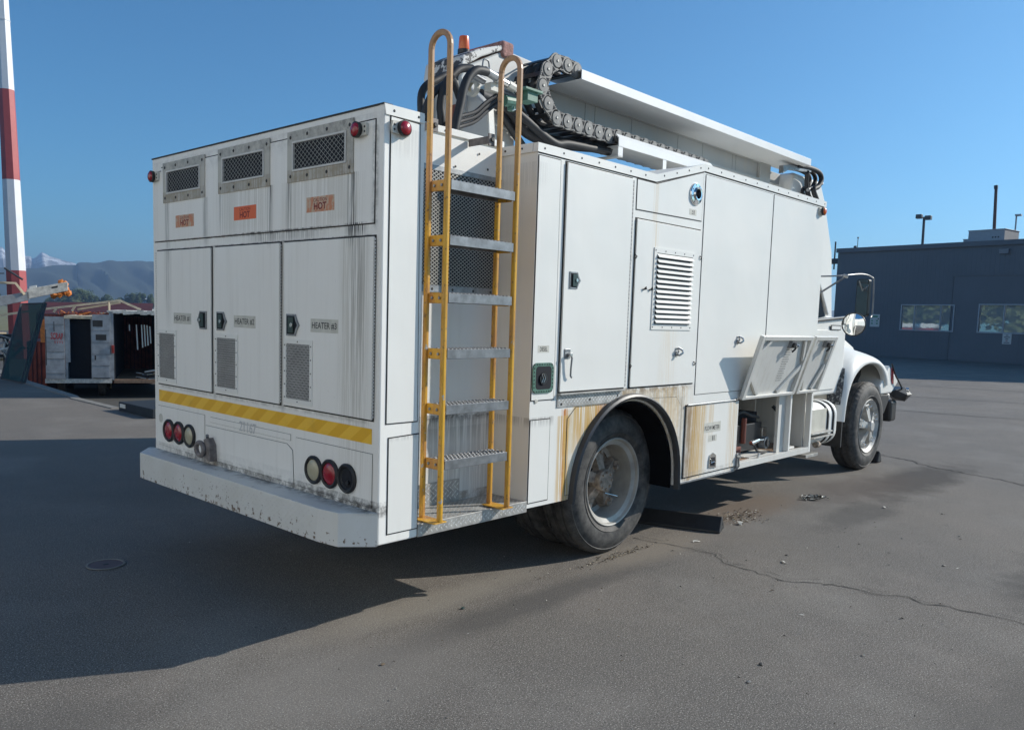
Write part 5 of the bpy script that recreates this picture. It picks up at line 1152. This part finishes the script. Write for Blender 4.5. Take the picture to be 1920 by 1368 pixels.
# steel tank near the truck
TK = empty('steel_tank', label='low dark steel tank with a pale plate behind the left rear corner of the truck', cat='tank')
m = MB(); m.box(2.72, 5.0, 8.72, 9.92, 0, .14, 'decksteel'); m.build('body', TK, bevel=.01)
m = MB(); m.box(2.712, 2.719, 9.66, 9.86, .055, .115, 'notice'); m.build('plate', TK)
m = MB(); m.cyl((3.6, 9.3, .14), (3.6, 9.3, .24), .12, 'darkmetal', n=14); m.cyl((3.6, 9.3, .24), (3.6, 9.3, .27), .16, 'darkmetal', n=14); m.build('filler_cap', TK)
# white boom with orange tip
K = empty('crane_arm', label='white steel arm with a weathered orange tip sticking out over the scrap yard', cat='crane arm')
Bv = lambda x, z, d=0: Vector((3.13+(x)*.96, 17.16-(x)*.29, z))+Vector((.29, .96, 0))*d
def arm(mb, x0, zl0, zh0, x1, zl1, zh1, d0, d1, mat):
    vs = [Bv(x, z, d) for x, zl, zh in ((x0, zl0, zh0), (x1, zl1, zh1)) for d in (d0, d1) for z in (zl, zh)]
    mb.add(vs, [(0, 1, 3, 2), (4, 6, 7, 5), (0, 4, 5, 1), (2, 3, 7, 6), (0, 2, 6, 4), (1, 5, 7, 3)], mat)
m = MB(); arm(m, -2.5, .85, 1.10, .55, 1.66, 1.86, 0, .25, 'bluewhite'); arm(m, .50, 1.68, 1.90, 1.30, 1.90, 2.10, 0, .22, 'frayed'); arm(m, -1.5, 1.30, 1.45, .15, 1.62, 1.76, .3, .5, 'bluewhite')
arm(m, .55, 1.84, 1.96, .70, 1.86, 2.0, .02, .2, 'notice'); m.build('arm', K, bevel=.01)
m = MB(); arm(m, .98, 1.935, 1.975, 1.10, 1.965, 2.005, -.004, .0, 'ink'); m.build('slot', K)
m = MB()
for k in range(14): m.ico(Bv(1.18+.14*random.random(), 1.86+.022*k if k < 11 else 1.85, .1), .075, 'orangepaint', k, .4)
m.ico(Bv(1.03, 1.80, .08), .09, 'orangepaint', 31, .35); m.ico(Bv(1.12, 1.82, .08), .08, 'orangepaint', 32, .35); m.build('orange_tip', K)
m = MB(); m.tube([Bv(-.1, 2.02), Bv(.30, 2.02), Bv(.46, 1.78)], 0, 'cream', sq=(.05, .05), up=(0, 1, 0)); m.tube([Bv(.10, 2.34, -.1), Bv(.44, 2.10, -.1)], .022, 'darkmetal', n=8); m.tube([Bv(-.6, 2.18, -.1), Bv(.10, 2.22, -.1)], .012, 'darkmetal', n=6)
m.build('bracket', K); m = MB(); m.box(.2, .9, 17.4, 18.2, -.0, 1.0, 'bluewhite'); m.build('base', K)
# leaning glass
G = empty('glass_sheet', label='dark green tinted glass sheet in a black frame leaning under the white crane arm', cat='glass sheet')
q = [Vector((2.60, 15.30, .10)), Vector((2.97, 15.14, .0)), Vector((3.52, 15.52, 1.61)), Vector((3.10, 15.66, 1.58))]
nq = (q[1]-q[0]).cross(q[3]-q[0]).normalized()*.012
m = MB(); m.add(q+[p+nq for p in q], [(0, 1, 2, 3), (7, 6, 5, 4), (0, 4, 5, 1), (1, 5, 6, 2), (2, 6, 7, 3), (3, 7, 4, 0)], 'tint'); m.build('pane', G)
m = MB()
for a, b_ in ((0, 1), (1, 2), (2, 3), (3, 0)): m.tube([q[a], q[b_]], 0, 'darkmetal', sq=(.035, .03), up=(0, 1, 0))
m.tube([q[1].lerp(q[2], .02)+Vector((-.07, 0, 0)), q[1].lerp(q[2], .98)+Vector((-.06, 0, 0))], 0, 'darkmetal', sq=(.012, .012), up=(0, 1, 0))
m.tube([q[0].lerp(q[3], .45), q[1].lerp(q[2], .42)], 0, 'darkmetal', sq=(.015, .012), up=(0, 1, 0)); m.build('frame', G)
m = MB(); m.box(1.6, 3.1, 16.2, 16.3, .86, .95, 'darkmetal'); m.box(1.4, 3.1, 16.4, 16.5, .38, .44, 'cream'); m.box(1.4, 3.15, 16.3, 16.36, .46, .52, 'darkmetal'); m.box(1.5, 3.0, 16.3, 16.4, .95, .98, 'cream')
for x in (1.6, 2.95): m.box(x, x+.08, 16.3, 16.4, 0, .95, 'darkmetal')
tag(m.build('scrap_rack'), 'dark steel scrap rack with cream rails behind the tinted glass sheet', 'rack')
m = MB(); r = random.Random(14)
for k in range(26): c_ = (r.uniform(2.6, 3.1), r.uniform(15.9, 16.2), r.uniform(.50, .86)); m.tube([c_, (c_[0]+r.uniform(-.25, .25), c_[1], c_[2]+r.uniform(-.2, .2))], r.uniform(.01, .035), r.choice(['notice', 'notice', 'darkmetal', 'bluewhite']), n=5)
tag(m.build('scrap_bundle'), 'crumpled white and black scrap in the rack at the left edge', 'scrap')

# ---- dark building
A2 = Vector((48.778, 16.976, 0)); U2 = Vector((-.19125, -.98154, 0)); N2 = Vector((.98154, -.19125, 0))
def BB(mb, u0, u1, d0, d1, z0, z1, mat):
    vs = [A2+U2*u+N2*d+Vector((0, 0, z)) for u in (u0, u1) for d in (d0, d1) for z in (z0, z1)]
    return mb.add(vs, [(0, 1, 3, 2), (4, 6, 7, 5), (0, 4, 5, 1), (2, 3, 7, 6), (0, 2, 6, 4), (1, 5, 7, 3)], mat)
B = empty('metal_building', label='long low dark blue grey metal clad building with two wide windows', cat='building')
m = MB(); wins = [(4.25, 7.18, 1.63, 3.00), (8.55, 11.9, 1.63, 3.05)]
us = [-.1, 4.25, 7.18, 8.55, 11.9, 13.0]
for i in range(5):
    u0, u1 = us[i], us[i+1]
    if (u0, u1) in ((4.25, 7.18), (8.55, 11.9)): zb, zt = 1.63, (3.0 if u0 < 5 else 3.05); BB(m, u0, u1, 0, .2, 0, zb, 'clad'); BB(m, u0, u1, 0, .2, zt, 6.3, 'clad')
    else: BB(m, u0, u1, 0, .2, 0, 6.3, 'clad')
BB(m, -.1, .1, .2, 7.2, 0, 6.3, 'clad'); BB(m, 12.8, 13, .2, 7.2, 0, 6.3, 'clad'); BB(m, .1, 12.8, 7.0, 7.2, 0, 6.3, 'clad')
u = -.05
while u < 12.9:                                             # standing ribs
    inw = any(a-.06 < u < b_+.02 for a, b_, _, _ in wins); door = 7.05 < u < 10.6
    if inw: BB(m, u, u+.04, -.006, 0, 0, 1.55, 'clad'); BB(m, u, u+.04, -.006, 0, 4.6 if door else 3.12, 6.2, 'clad')
    else: BB(m, u, u+.04, -.006, 0, 4.65 if door else 0, 6.2, 'clad')
    u += .24
m.build('wall', B)
m = MB(); BB(m, 7.05, 8.50, -.012, 0, .05, 4.6, 'clad2'); BB(m, 8.50, 10.6, -.012, 0, .05, 1.60, 'clad2'); BB(m, 8.5, 10.6, -.012, 0, 3.1, 4.6, 'clad2'); BB(m, 10.62, 12.5, -.012, 0, 3.1, 4.6, 'clad2')
BB(m, 7.0, 10.64, -.05, -.012, 4.6, 4.66, 'clad'); BB(m, 7.0, 7.05, -.05, 0, 0, 4.6, 'clad'); m.build('infill_panel', B)
m = MB(); BB(m, -.15, 13.1, -.12, 7.3, 6.3, 6.42, 'clad'); BB(m, -.15, 13.1, -.14, -.121, 6.18, 6.44, 'clad'); m.build('roof', B)
for (a, b_, z0, z1), mul in zip(wins, ((4.96, 6.45), (9.75, 11.0))):
    m = MB()
    for q_ in ((a-.06, b_+.06, z0-.07, z0), (a-.06, b_+.06, z1, z1+.06), (a-.06, a, z0, z1), (b_, b_+.06, z0, z1)): BB(m, q_[0], q_[1], -.06, .03, q_[2], q_[3], 'winframe')
    for u in mul: BB(m, u, u+.05, -.02, .06, z0, z1, 'winframe')
    w_ = m.build('window', B); m = MB(); BB(m, a, b_, .05, .07, z0, z1, 'winglass'); m.build('pane', w_)
m = MB(); BB(m, 9.30, 9.80, -.16, -.12, 5.72, 5.98, 'clad2')
for k in range(4): BB(m, 9.33, 9.77, -.175, -.16, 5.76+.055*k, 5.785+.055*k, 'hvac')
m.build('wall_vent', B)
m = MB(); BB(m, 6.20, 8.15, 3.0, 4.8, 6.42, 7.35, 'hvac'); BB(m, 5.75, 6.62, 3.4, 4.2, 6.42, 6.92, 'hvac'); BB(m, 5.72, 6.65, 3.37, 4.23, 6.92, 6.96, 'notice'); BB(m, 6.17, 8.18, 2.97, 4.83, 7.35, 7.39, 'hvac')
for k in range(3): BB(m, 7.5+.15*k, 7.58+.15*k, 2.985, 3.0, 6.9, 6.98, 'ink')
tag(m.build('rooftop_unit', bevel=.02), 'pale grey air handling unit standing on the roof of the dark building', 'rooftop unit')
m = MB(); m.cyl(A2+U2*6.30+N2*6+Vector((0, 0, 6.42)), A2+U2*6.15+N2*6+Vector((0, 0, 10.25)), .10, 'pipebrown', r1=.085, n=12); m.cyl(A2+U2*6.15+N2*6+Vector((0, 0, 10.1)), A2+U2*6.13+N2*6+Vector((0, 0, 10.3)), .11, 'darkmetal', n=10)
tag(m.build('flue_pipe'), 'tall thin brown flue pipe behind the rooftop unit', 'pipe')
m = MB(); m.cyl(A2+U2*(-.45)+N2*.2+Vector((0, 0, 5.2)), A2+U2*(-.45)+N2*.2+Vector((0, 0, 6.9)), .05, 'darkmetal', n=8); BB(m, -.9, -.1, .0, .5, 5.55, 5.85, 'darkmetal'); m.build('corner_bracket', B)
m = MB(); BB(m, .6, .75, .5, .6, 6.42, 6.62, 'darkmetal'); m.cyl(A2+U2*.55+N2*1+Vector((0, 0, 6.42)), A2+U2*.55+N2*1+Vector((0, 0, 7.1)), .02, 'darkmetal', n=6); m.ico(A2+U2*.55+N2*1+Vector((0, 0, 7.15)), .06, 'darkmetal', 1, 0)
tag(m.build('roof_antenna'), 'short thin antenna on the roof at the left corner of the dark building', 'antenna')
m = MB(); BB(m, 2.35, 2.95, -.05, -.036, 1.72, 2.46, 'notice')
BB(m, 2.48, 2.82, -.056, -.05, 2.28, 2.38, 'noticegreen'); BB(m, 2.82, 2.90, -.056, -.05, 2.16, 2.22, 'ink')
for u in (2.43, 2.74):
    for z in (1.88, 2.04): BB(m, u, u+.10, -.056, -.05, z, z+.08, 'noticegreen')
tag(m.build('notice_board'), 'white notice with green squares on the dark wall, just right of the truck mirror', 'notice')
m = MB(); BB(m, 9.82, 10.26, -.05, -.012, 1.02, 1.56, 'notice')
for k, w_ in enumerate((.12, .30, .14, .10, .28)): BB(m, 10.04-w_/2, 10.04+w_/2, -.056, -.05, 1.46-.095*k, 1.495-.095*k, 'ink' if k != 3 else 'redpaint')
tag(m.build('wall_sign'), 'small white sign with dark text on the wall under the right window', 'sign')

F = empty('floodlight_pole', label='dark floodlight pole rising behind the roof of the building', cat='floodlight')
m = MB(); m.cyl((83.9, 22.6, 0), (83.8, 22.75, 12.5), .16, 'darkmetal', r1=.12, n=10); m.build('pole', F)
for dx in (-.5, .35):
    m = MB(); c_ = Vector((83.8, 22.7, 12.5))+Vector((.1, -.95, 0))*(dx); m.box(c_.x-.3, c_.x+.2, c_.y-.28, c_.y+.28, 12.35-.15*(dx > 0), 12.75-.15*(dx > 0), 'darkmetal'); m.build('lamp_head', F, bevel=.05)
m = MB(); m.cyl((85.7, 15.3, 0), (85.67, 15.32, 12.4), .07, 'hvac', n=8); m.box(85.4, 85.9, 14.9, 15.4, 12.35, 12.5, 'hvac'); tag(m.build('street_lamp'), 'thin pale lamp post at the right edge beyond the building', 'lamp post')
H = empty('hangar', label='unseen tall grey hangar added to shade the ground before the dark building', cat='hangar')  # building added out of view to cast the shadow before the metal building
C0 = Vector((40.6, 2.2, 0)); HU = Vector((.64, -.768, 0)); HN = Vector((.768, .64, 0))
m = MB(); m.prism([(40.6, 2.2), (45.5, 2.1), (75, 2.5), (82, -30), (62.4, -23.9)], 'z', 0, 13, 'hangar'); m.build('wall', H)
m = MB()
for k in range(40): p = C0+HU*(.4+.85*k); m.box(p.x-.08, p.x, p.y-.08, p.y, 0, 13, 'hangar')
m.build('wall_rib', H)

# ---- unseen trailer added behind the truck to cast the shadow at left
NV = empty('unseen_box_trailer', label='unseen white box trailer added beyond the truck to cast a shadow', cat='trailer')
m = MB(); m.box(2.45, 5.0, 3.25, 5.36, .28, 2.84, 'white'); m.build('body', NV, bevel=.02); m = MB(); m.box(2.6, 5.9, 4.2, 4.35, .18, .28, 'darkmetal'); m.build('drawbar', NV)
for y in (3.0, 5.37): m = MB(); m.cyl((3.7, y, .34), (3.7, y+.22, .34), .34, 'tyre', n=28); m.build('wheel', NV, bevel=.02)
m = MB(); m.box(2.44, 2.45, 3.35, 5.26, .38, 2.74, 'hvac'); m.build('door', NV)

YC = empty('unseen_yard_container', label='unseen dark blue container added beyond the truck to shade the asphalt at left', cat='container')  # hidden box added to throw shade on the asphalt by the kerb
m = MB(); m.box(5.6, 9.0, 10.5, 14.4, -1.33, 3.1, 'clad'); m.build('body', YC); m = MB()
for k in range(18): m.box(5.56, 5.6, 10.6+.21*k, 10.7+.21*k, -1.2, 3.0, 'clad')
m.build('corrugation', YC)

# ---- ground objects
CH = MB(); a = Vector((3.40, -.03, 0)); d = Vector((-.33, .94, 0)).normalized(); s_ = Vector((d.y, -d.x, 0))
def chv(t, o, z): return a+d*t+s_*o+Vector((0, 0, z))
o = [(-.105, 0), (-.100, .02), (-.014, .115), (.014, .115), (.100, .02), (.105, 0)]
vs = [chv(0, p, z) for p, z in o]+[chv(1.15, p, z) for p, z in o]
CH.add(vs, [tuple(range(6)), tuple(range(6, 12))[::-1]]+[(i, 6+i, 6+(i+1) % 6, (i+1) % 6) for i in range(6)], 'black'); CH.cyl(chv(-.003, 0, .06), chv(.02, 0, .06), .018, 'void', n=10)
tag(CH.build('wheel_stop', bevel=.008), 'black rubber wheel stop lying beside the rear wheel, half in the truck shadow', 'wheel stop')
m = MB(); m.box(8.00, 8.22, -.15, .25, 0, .2, 'scuff_shade')
W2 = MB(); o = [(7.86, 0), (7.92, .15), (7.96, .13), (8.02, 0)]; W2.prism(o, 'y', .30, .46, 'black'); tag(W2.build('wheel_chock', bevel=.02), 'black wheel chock on the ground in front of the front wheel', 'wheel chock')
MH = empty('ground_cap', label='small round metal access cap set in the shaded asphalt', cat='access cap')
m = MB(); m.lathe([(.098, .004), (.100, .008), (.112, .008), (.114, .004)], (-.44, 2.175, 0), 'z', 'concrete', n=40); m.build('rim', MH); m = MB(); m.lathe([(.0001, .005), (.098, .005)], (-.44, 2.175, 0), 'z', 'pipebrown', n=32)
m.box(-.455, -.425, 2.165, 2.185, .0052, .007, 'ink'); m.build('lid', MH)
def litter(name, x, y, n, spread, sz, mats, seed, label, cat, el=1.0, group=None):
    r = random.Random(seed); m = MB()
    for k in range(n):
        px, py = x+r.gauss(0, spread), y+r.gauss(0, spread*el); a = r.uniform(0, 6.28); L = sz*r.uniform(.5, 1.4); B_ = L*r.uniform(.15, .4); z = .004+r.uniform(0, .5)*sz
        c_, q_ = math.cos(a), math.sin(a)
        m.add([(px-c_*L, py-q_*L, .002+r.uniform(0, .3)*sz), (px+q_*B_, py-c_*B_, z), (px+c_*L, py+q_*L, .002+r.uniform(0, .5)*sz), (px-q_*B_, py+c_*B_, z+.2*sz)], [(0, 1, 2), (0, 2, 3)], r.choice(mats))
    return tag(m.build(name), label, cat, group)
litter('debris_pile', 5.2, .0, 190, .055, .034, ['bone', 'ink', 'debris', 'bone', 'disc'], 1, 'small heap of black and white feathery debris on the sunlit asphalt', 'debris', .7)
litter('dry_litter', 3.95, .10, 260, .16, .012, ['debris', 'debris', 'bone', 'cream'], 2, 'scattered brown dry litter on the asphalt beyond the wheel stop', 'litter', .5)
litter('gravel_scatter', .8, -.6, 160, 1.6, .007, ['bone', 'ink', 'debris', 'disc'], 33, 'tiny scattered chips and crumbs over the sunlit asphalt in the foreground', 'litter', .7)
litter('leaf_scatter', 3.6, -1.1, 60, 1.2, .013, ['debris', 'ink', 'bone', 'disc'], 34, 'sparse bits of dry leaf scattered over the sunlit asphalt at right', 'litter', .6)
litter('wheel_litter', 2.2, .13, 160, .22, .010, ['debris', 'debris', 'ink', 'cream'], 12, 'brown crumbs gathered along the foot of the rear wheel', 'litter', .12)
def scrap_bit(x, y, L, wd, mat, ang, label, cat, name, h=.006):
    m = MB(); c_, q_ = math.cos(ang), math.sin(ang); vs = []
    n = 5
    for i in range(n):
        t = (i/(n-1)-.5)*L; w_ = wd*(1-abs(2*i/(n-1)-1)*.6); k = .01*math.sin(i*1.3)
        for s in (1, -1): vs.append((x+c_*t-q_*(w_*s+k), y+q_*t+c_*(w_*s+k), .003+h*math.sin(i/(n-1)*PI)+(.004 if s > 0 else 0)))
    m.add(vs, [(2*i, 2*i+1, 2*i+3, 2*i+2) for i in range(n-1)], mat)
    return tag(m.build(name), label, cat)
scrap_bit(3.72, -.03, .09, .022, 'bone', .4, 'pale curled leaf on the asphalt just past the tip of the wheel stop', 'leaf', 'dry_leaf', .02)
scrap_bit(2.95, -.06, .06, .010, 'bone', -.3, 'short white plastic strip on the asphalt in front of the wheel stop', 'strip', 'plastic_strip')
scrap_bit(2.95, -.75, .07, .008, 'bone', 1.2, 'thin curved white sliver on the asphalt above the long crack', 'sliver', 'white_sliver')
scrap_bit(5.35, -.62, .06, .012, 'bone', .9, 'small white chip right of the debris pile', 'chip', 'white_chip')

import math as _m
def gp(x, y, s, mat, seed, label, cat, name):
    m = MB(); m.ico((x, y, s*.2), s*.6, mat, seed, .4, (1.2, .8, .5)); return tag(m.build(name), label, cat)
gp(1.225, -1.42, .022, 'ink', 1, 'small black stone on the asphalt right of centre in the foreground', 'stone', 'stone')
gp(1.00, -1.47, .018, 'disc', 2, 'small grey pebble left below the black stone in the foreground', 'pebble', 'pebble')
gp(.685, .10, .02, 'darkgreen', 3, 'dark green pebble on sunlit asphalt near the middle of the picture', 'pebble', 'pebble')
gp(-.10, -.18, .018, 'debris', 4, 'brown leaf crumb on the sunlit asphalt near the edge of the truck shadow', 'leaf crumb', 'leaf_crumb')
gp(3.75, -1.55, .02, 'ink', 5, 'small dark pebble right of the long crack', 'pebble', 'pebble')

# trees and a red shed behind the camera, seen in the window panes and mirrors
RT = 'trees across the yard behind the camera'
for i, (x, y, h, wd, lb) in enumerate(((-10, 37, 10, 9, 'leafy tree across the yard behind the camera, first beyond the white hangar'), (-13, 45, 12, 10, 'leafy tree across the yard behind the camera, second beyond the white hangar'), (-10, 52, 11, 9, 'leafy tree across the yard behind the camera, third beyond the white hangar'), (-14, 60, 13, 10, 'tallest tree across the yard behind the camera'), (-11, 68, 11, 10, 'leafy tree across the yard behind the camera, last but one of its row'), (-15, 76, 12, 11, 'last tree of the row across the yard behind the camera'))): tree(x, y, -1.35, h, wd, 'leaf2', 60+i, lb, RT, n=2600)
m = MB(); m.box(-5.5, -4, 51, 62, -1.3, 1.9, 'redpaint'); m.prism([(-5.7, 1.9), (-4.7, 2.4), (-3.8, 1.9)], 'y', 50.8, 62.2, 'notice'); tag(m.build('red_shed'), 'long red shed with pale roof in front of the trees behind the camera', 'shed')
HB = empty('bounce_hangar', label='unseen white hangar added behind the camera to bounce sunlight onto the truck', cat='hangar')  # added out of view as a bounce surface for the shaded truck rear
m = MB(); m.box(-34, -17, -34, 22, 0, 11.5, 'hangarwhite'); m.build('wall', HB); m = MB(); m.prism([(-34.4, 11.5), (-25.5, 14.5), (-16.6, 11.5)], 'y', -34.4, 22.4, 'hvac'); m.build('roof', HB)
for y in (-28, -14, 0): m = MB(); m.box(-17, -16.9, y, y+10, .05, 7.5, 'notice'); [m.box(-16.9, -16.86, y+2*k, y+2*k+.06, .05, 7.5, 'hvac') for k in range(6)]; m.build('door', HB)
# ---- air between here and the mountains
m = MB(); m.box(-950, 2950, -950, 3050, -2.4, 152, 'white'); hz = m.build('haze')
hm = bpy.data.materials.new('haze_air'); hm.use_nodes = True; hn = hm.node_tree; hn.nodes.clear()
ho = hn.nodes.new('ShaderNodeOutputMaterial'); hv = hn.nodes.new('ShaderNodeVolumePrincipled'); hv.inputs['Density'].default_value = 0.00046; hv.inputs['Color'].default_value = (.50, .70, 1, 1); hv.inputs['Anisotropy'].default_value = 0.35
hn.links.new(hv.outputs[0], ho.inputs['Volume']); hz.data.materials.clear(); hz.data.materials.append(hm); hz['kind'] = 'stuff'
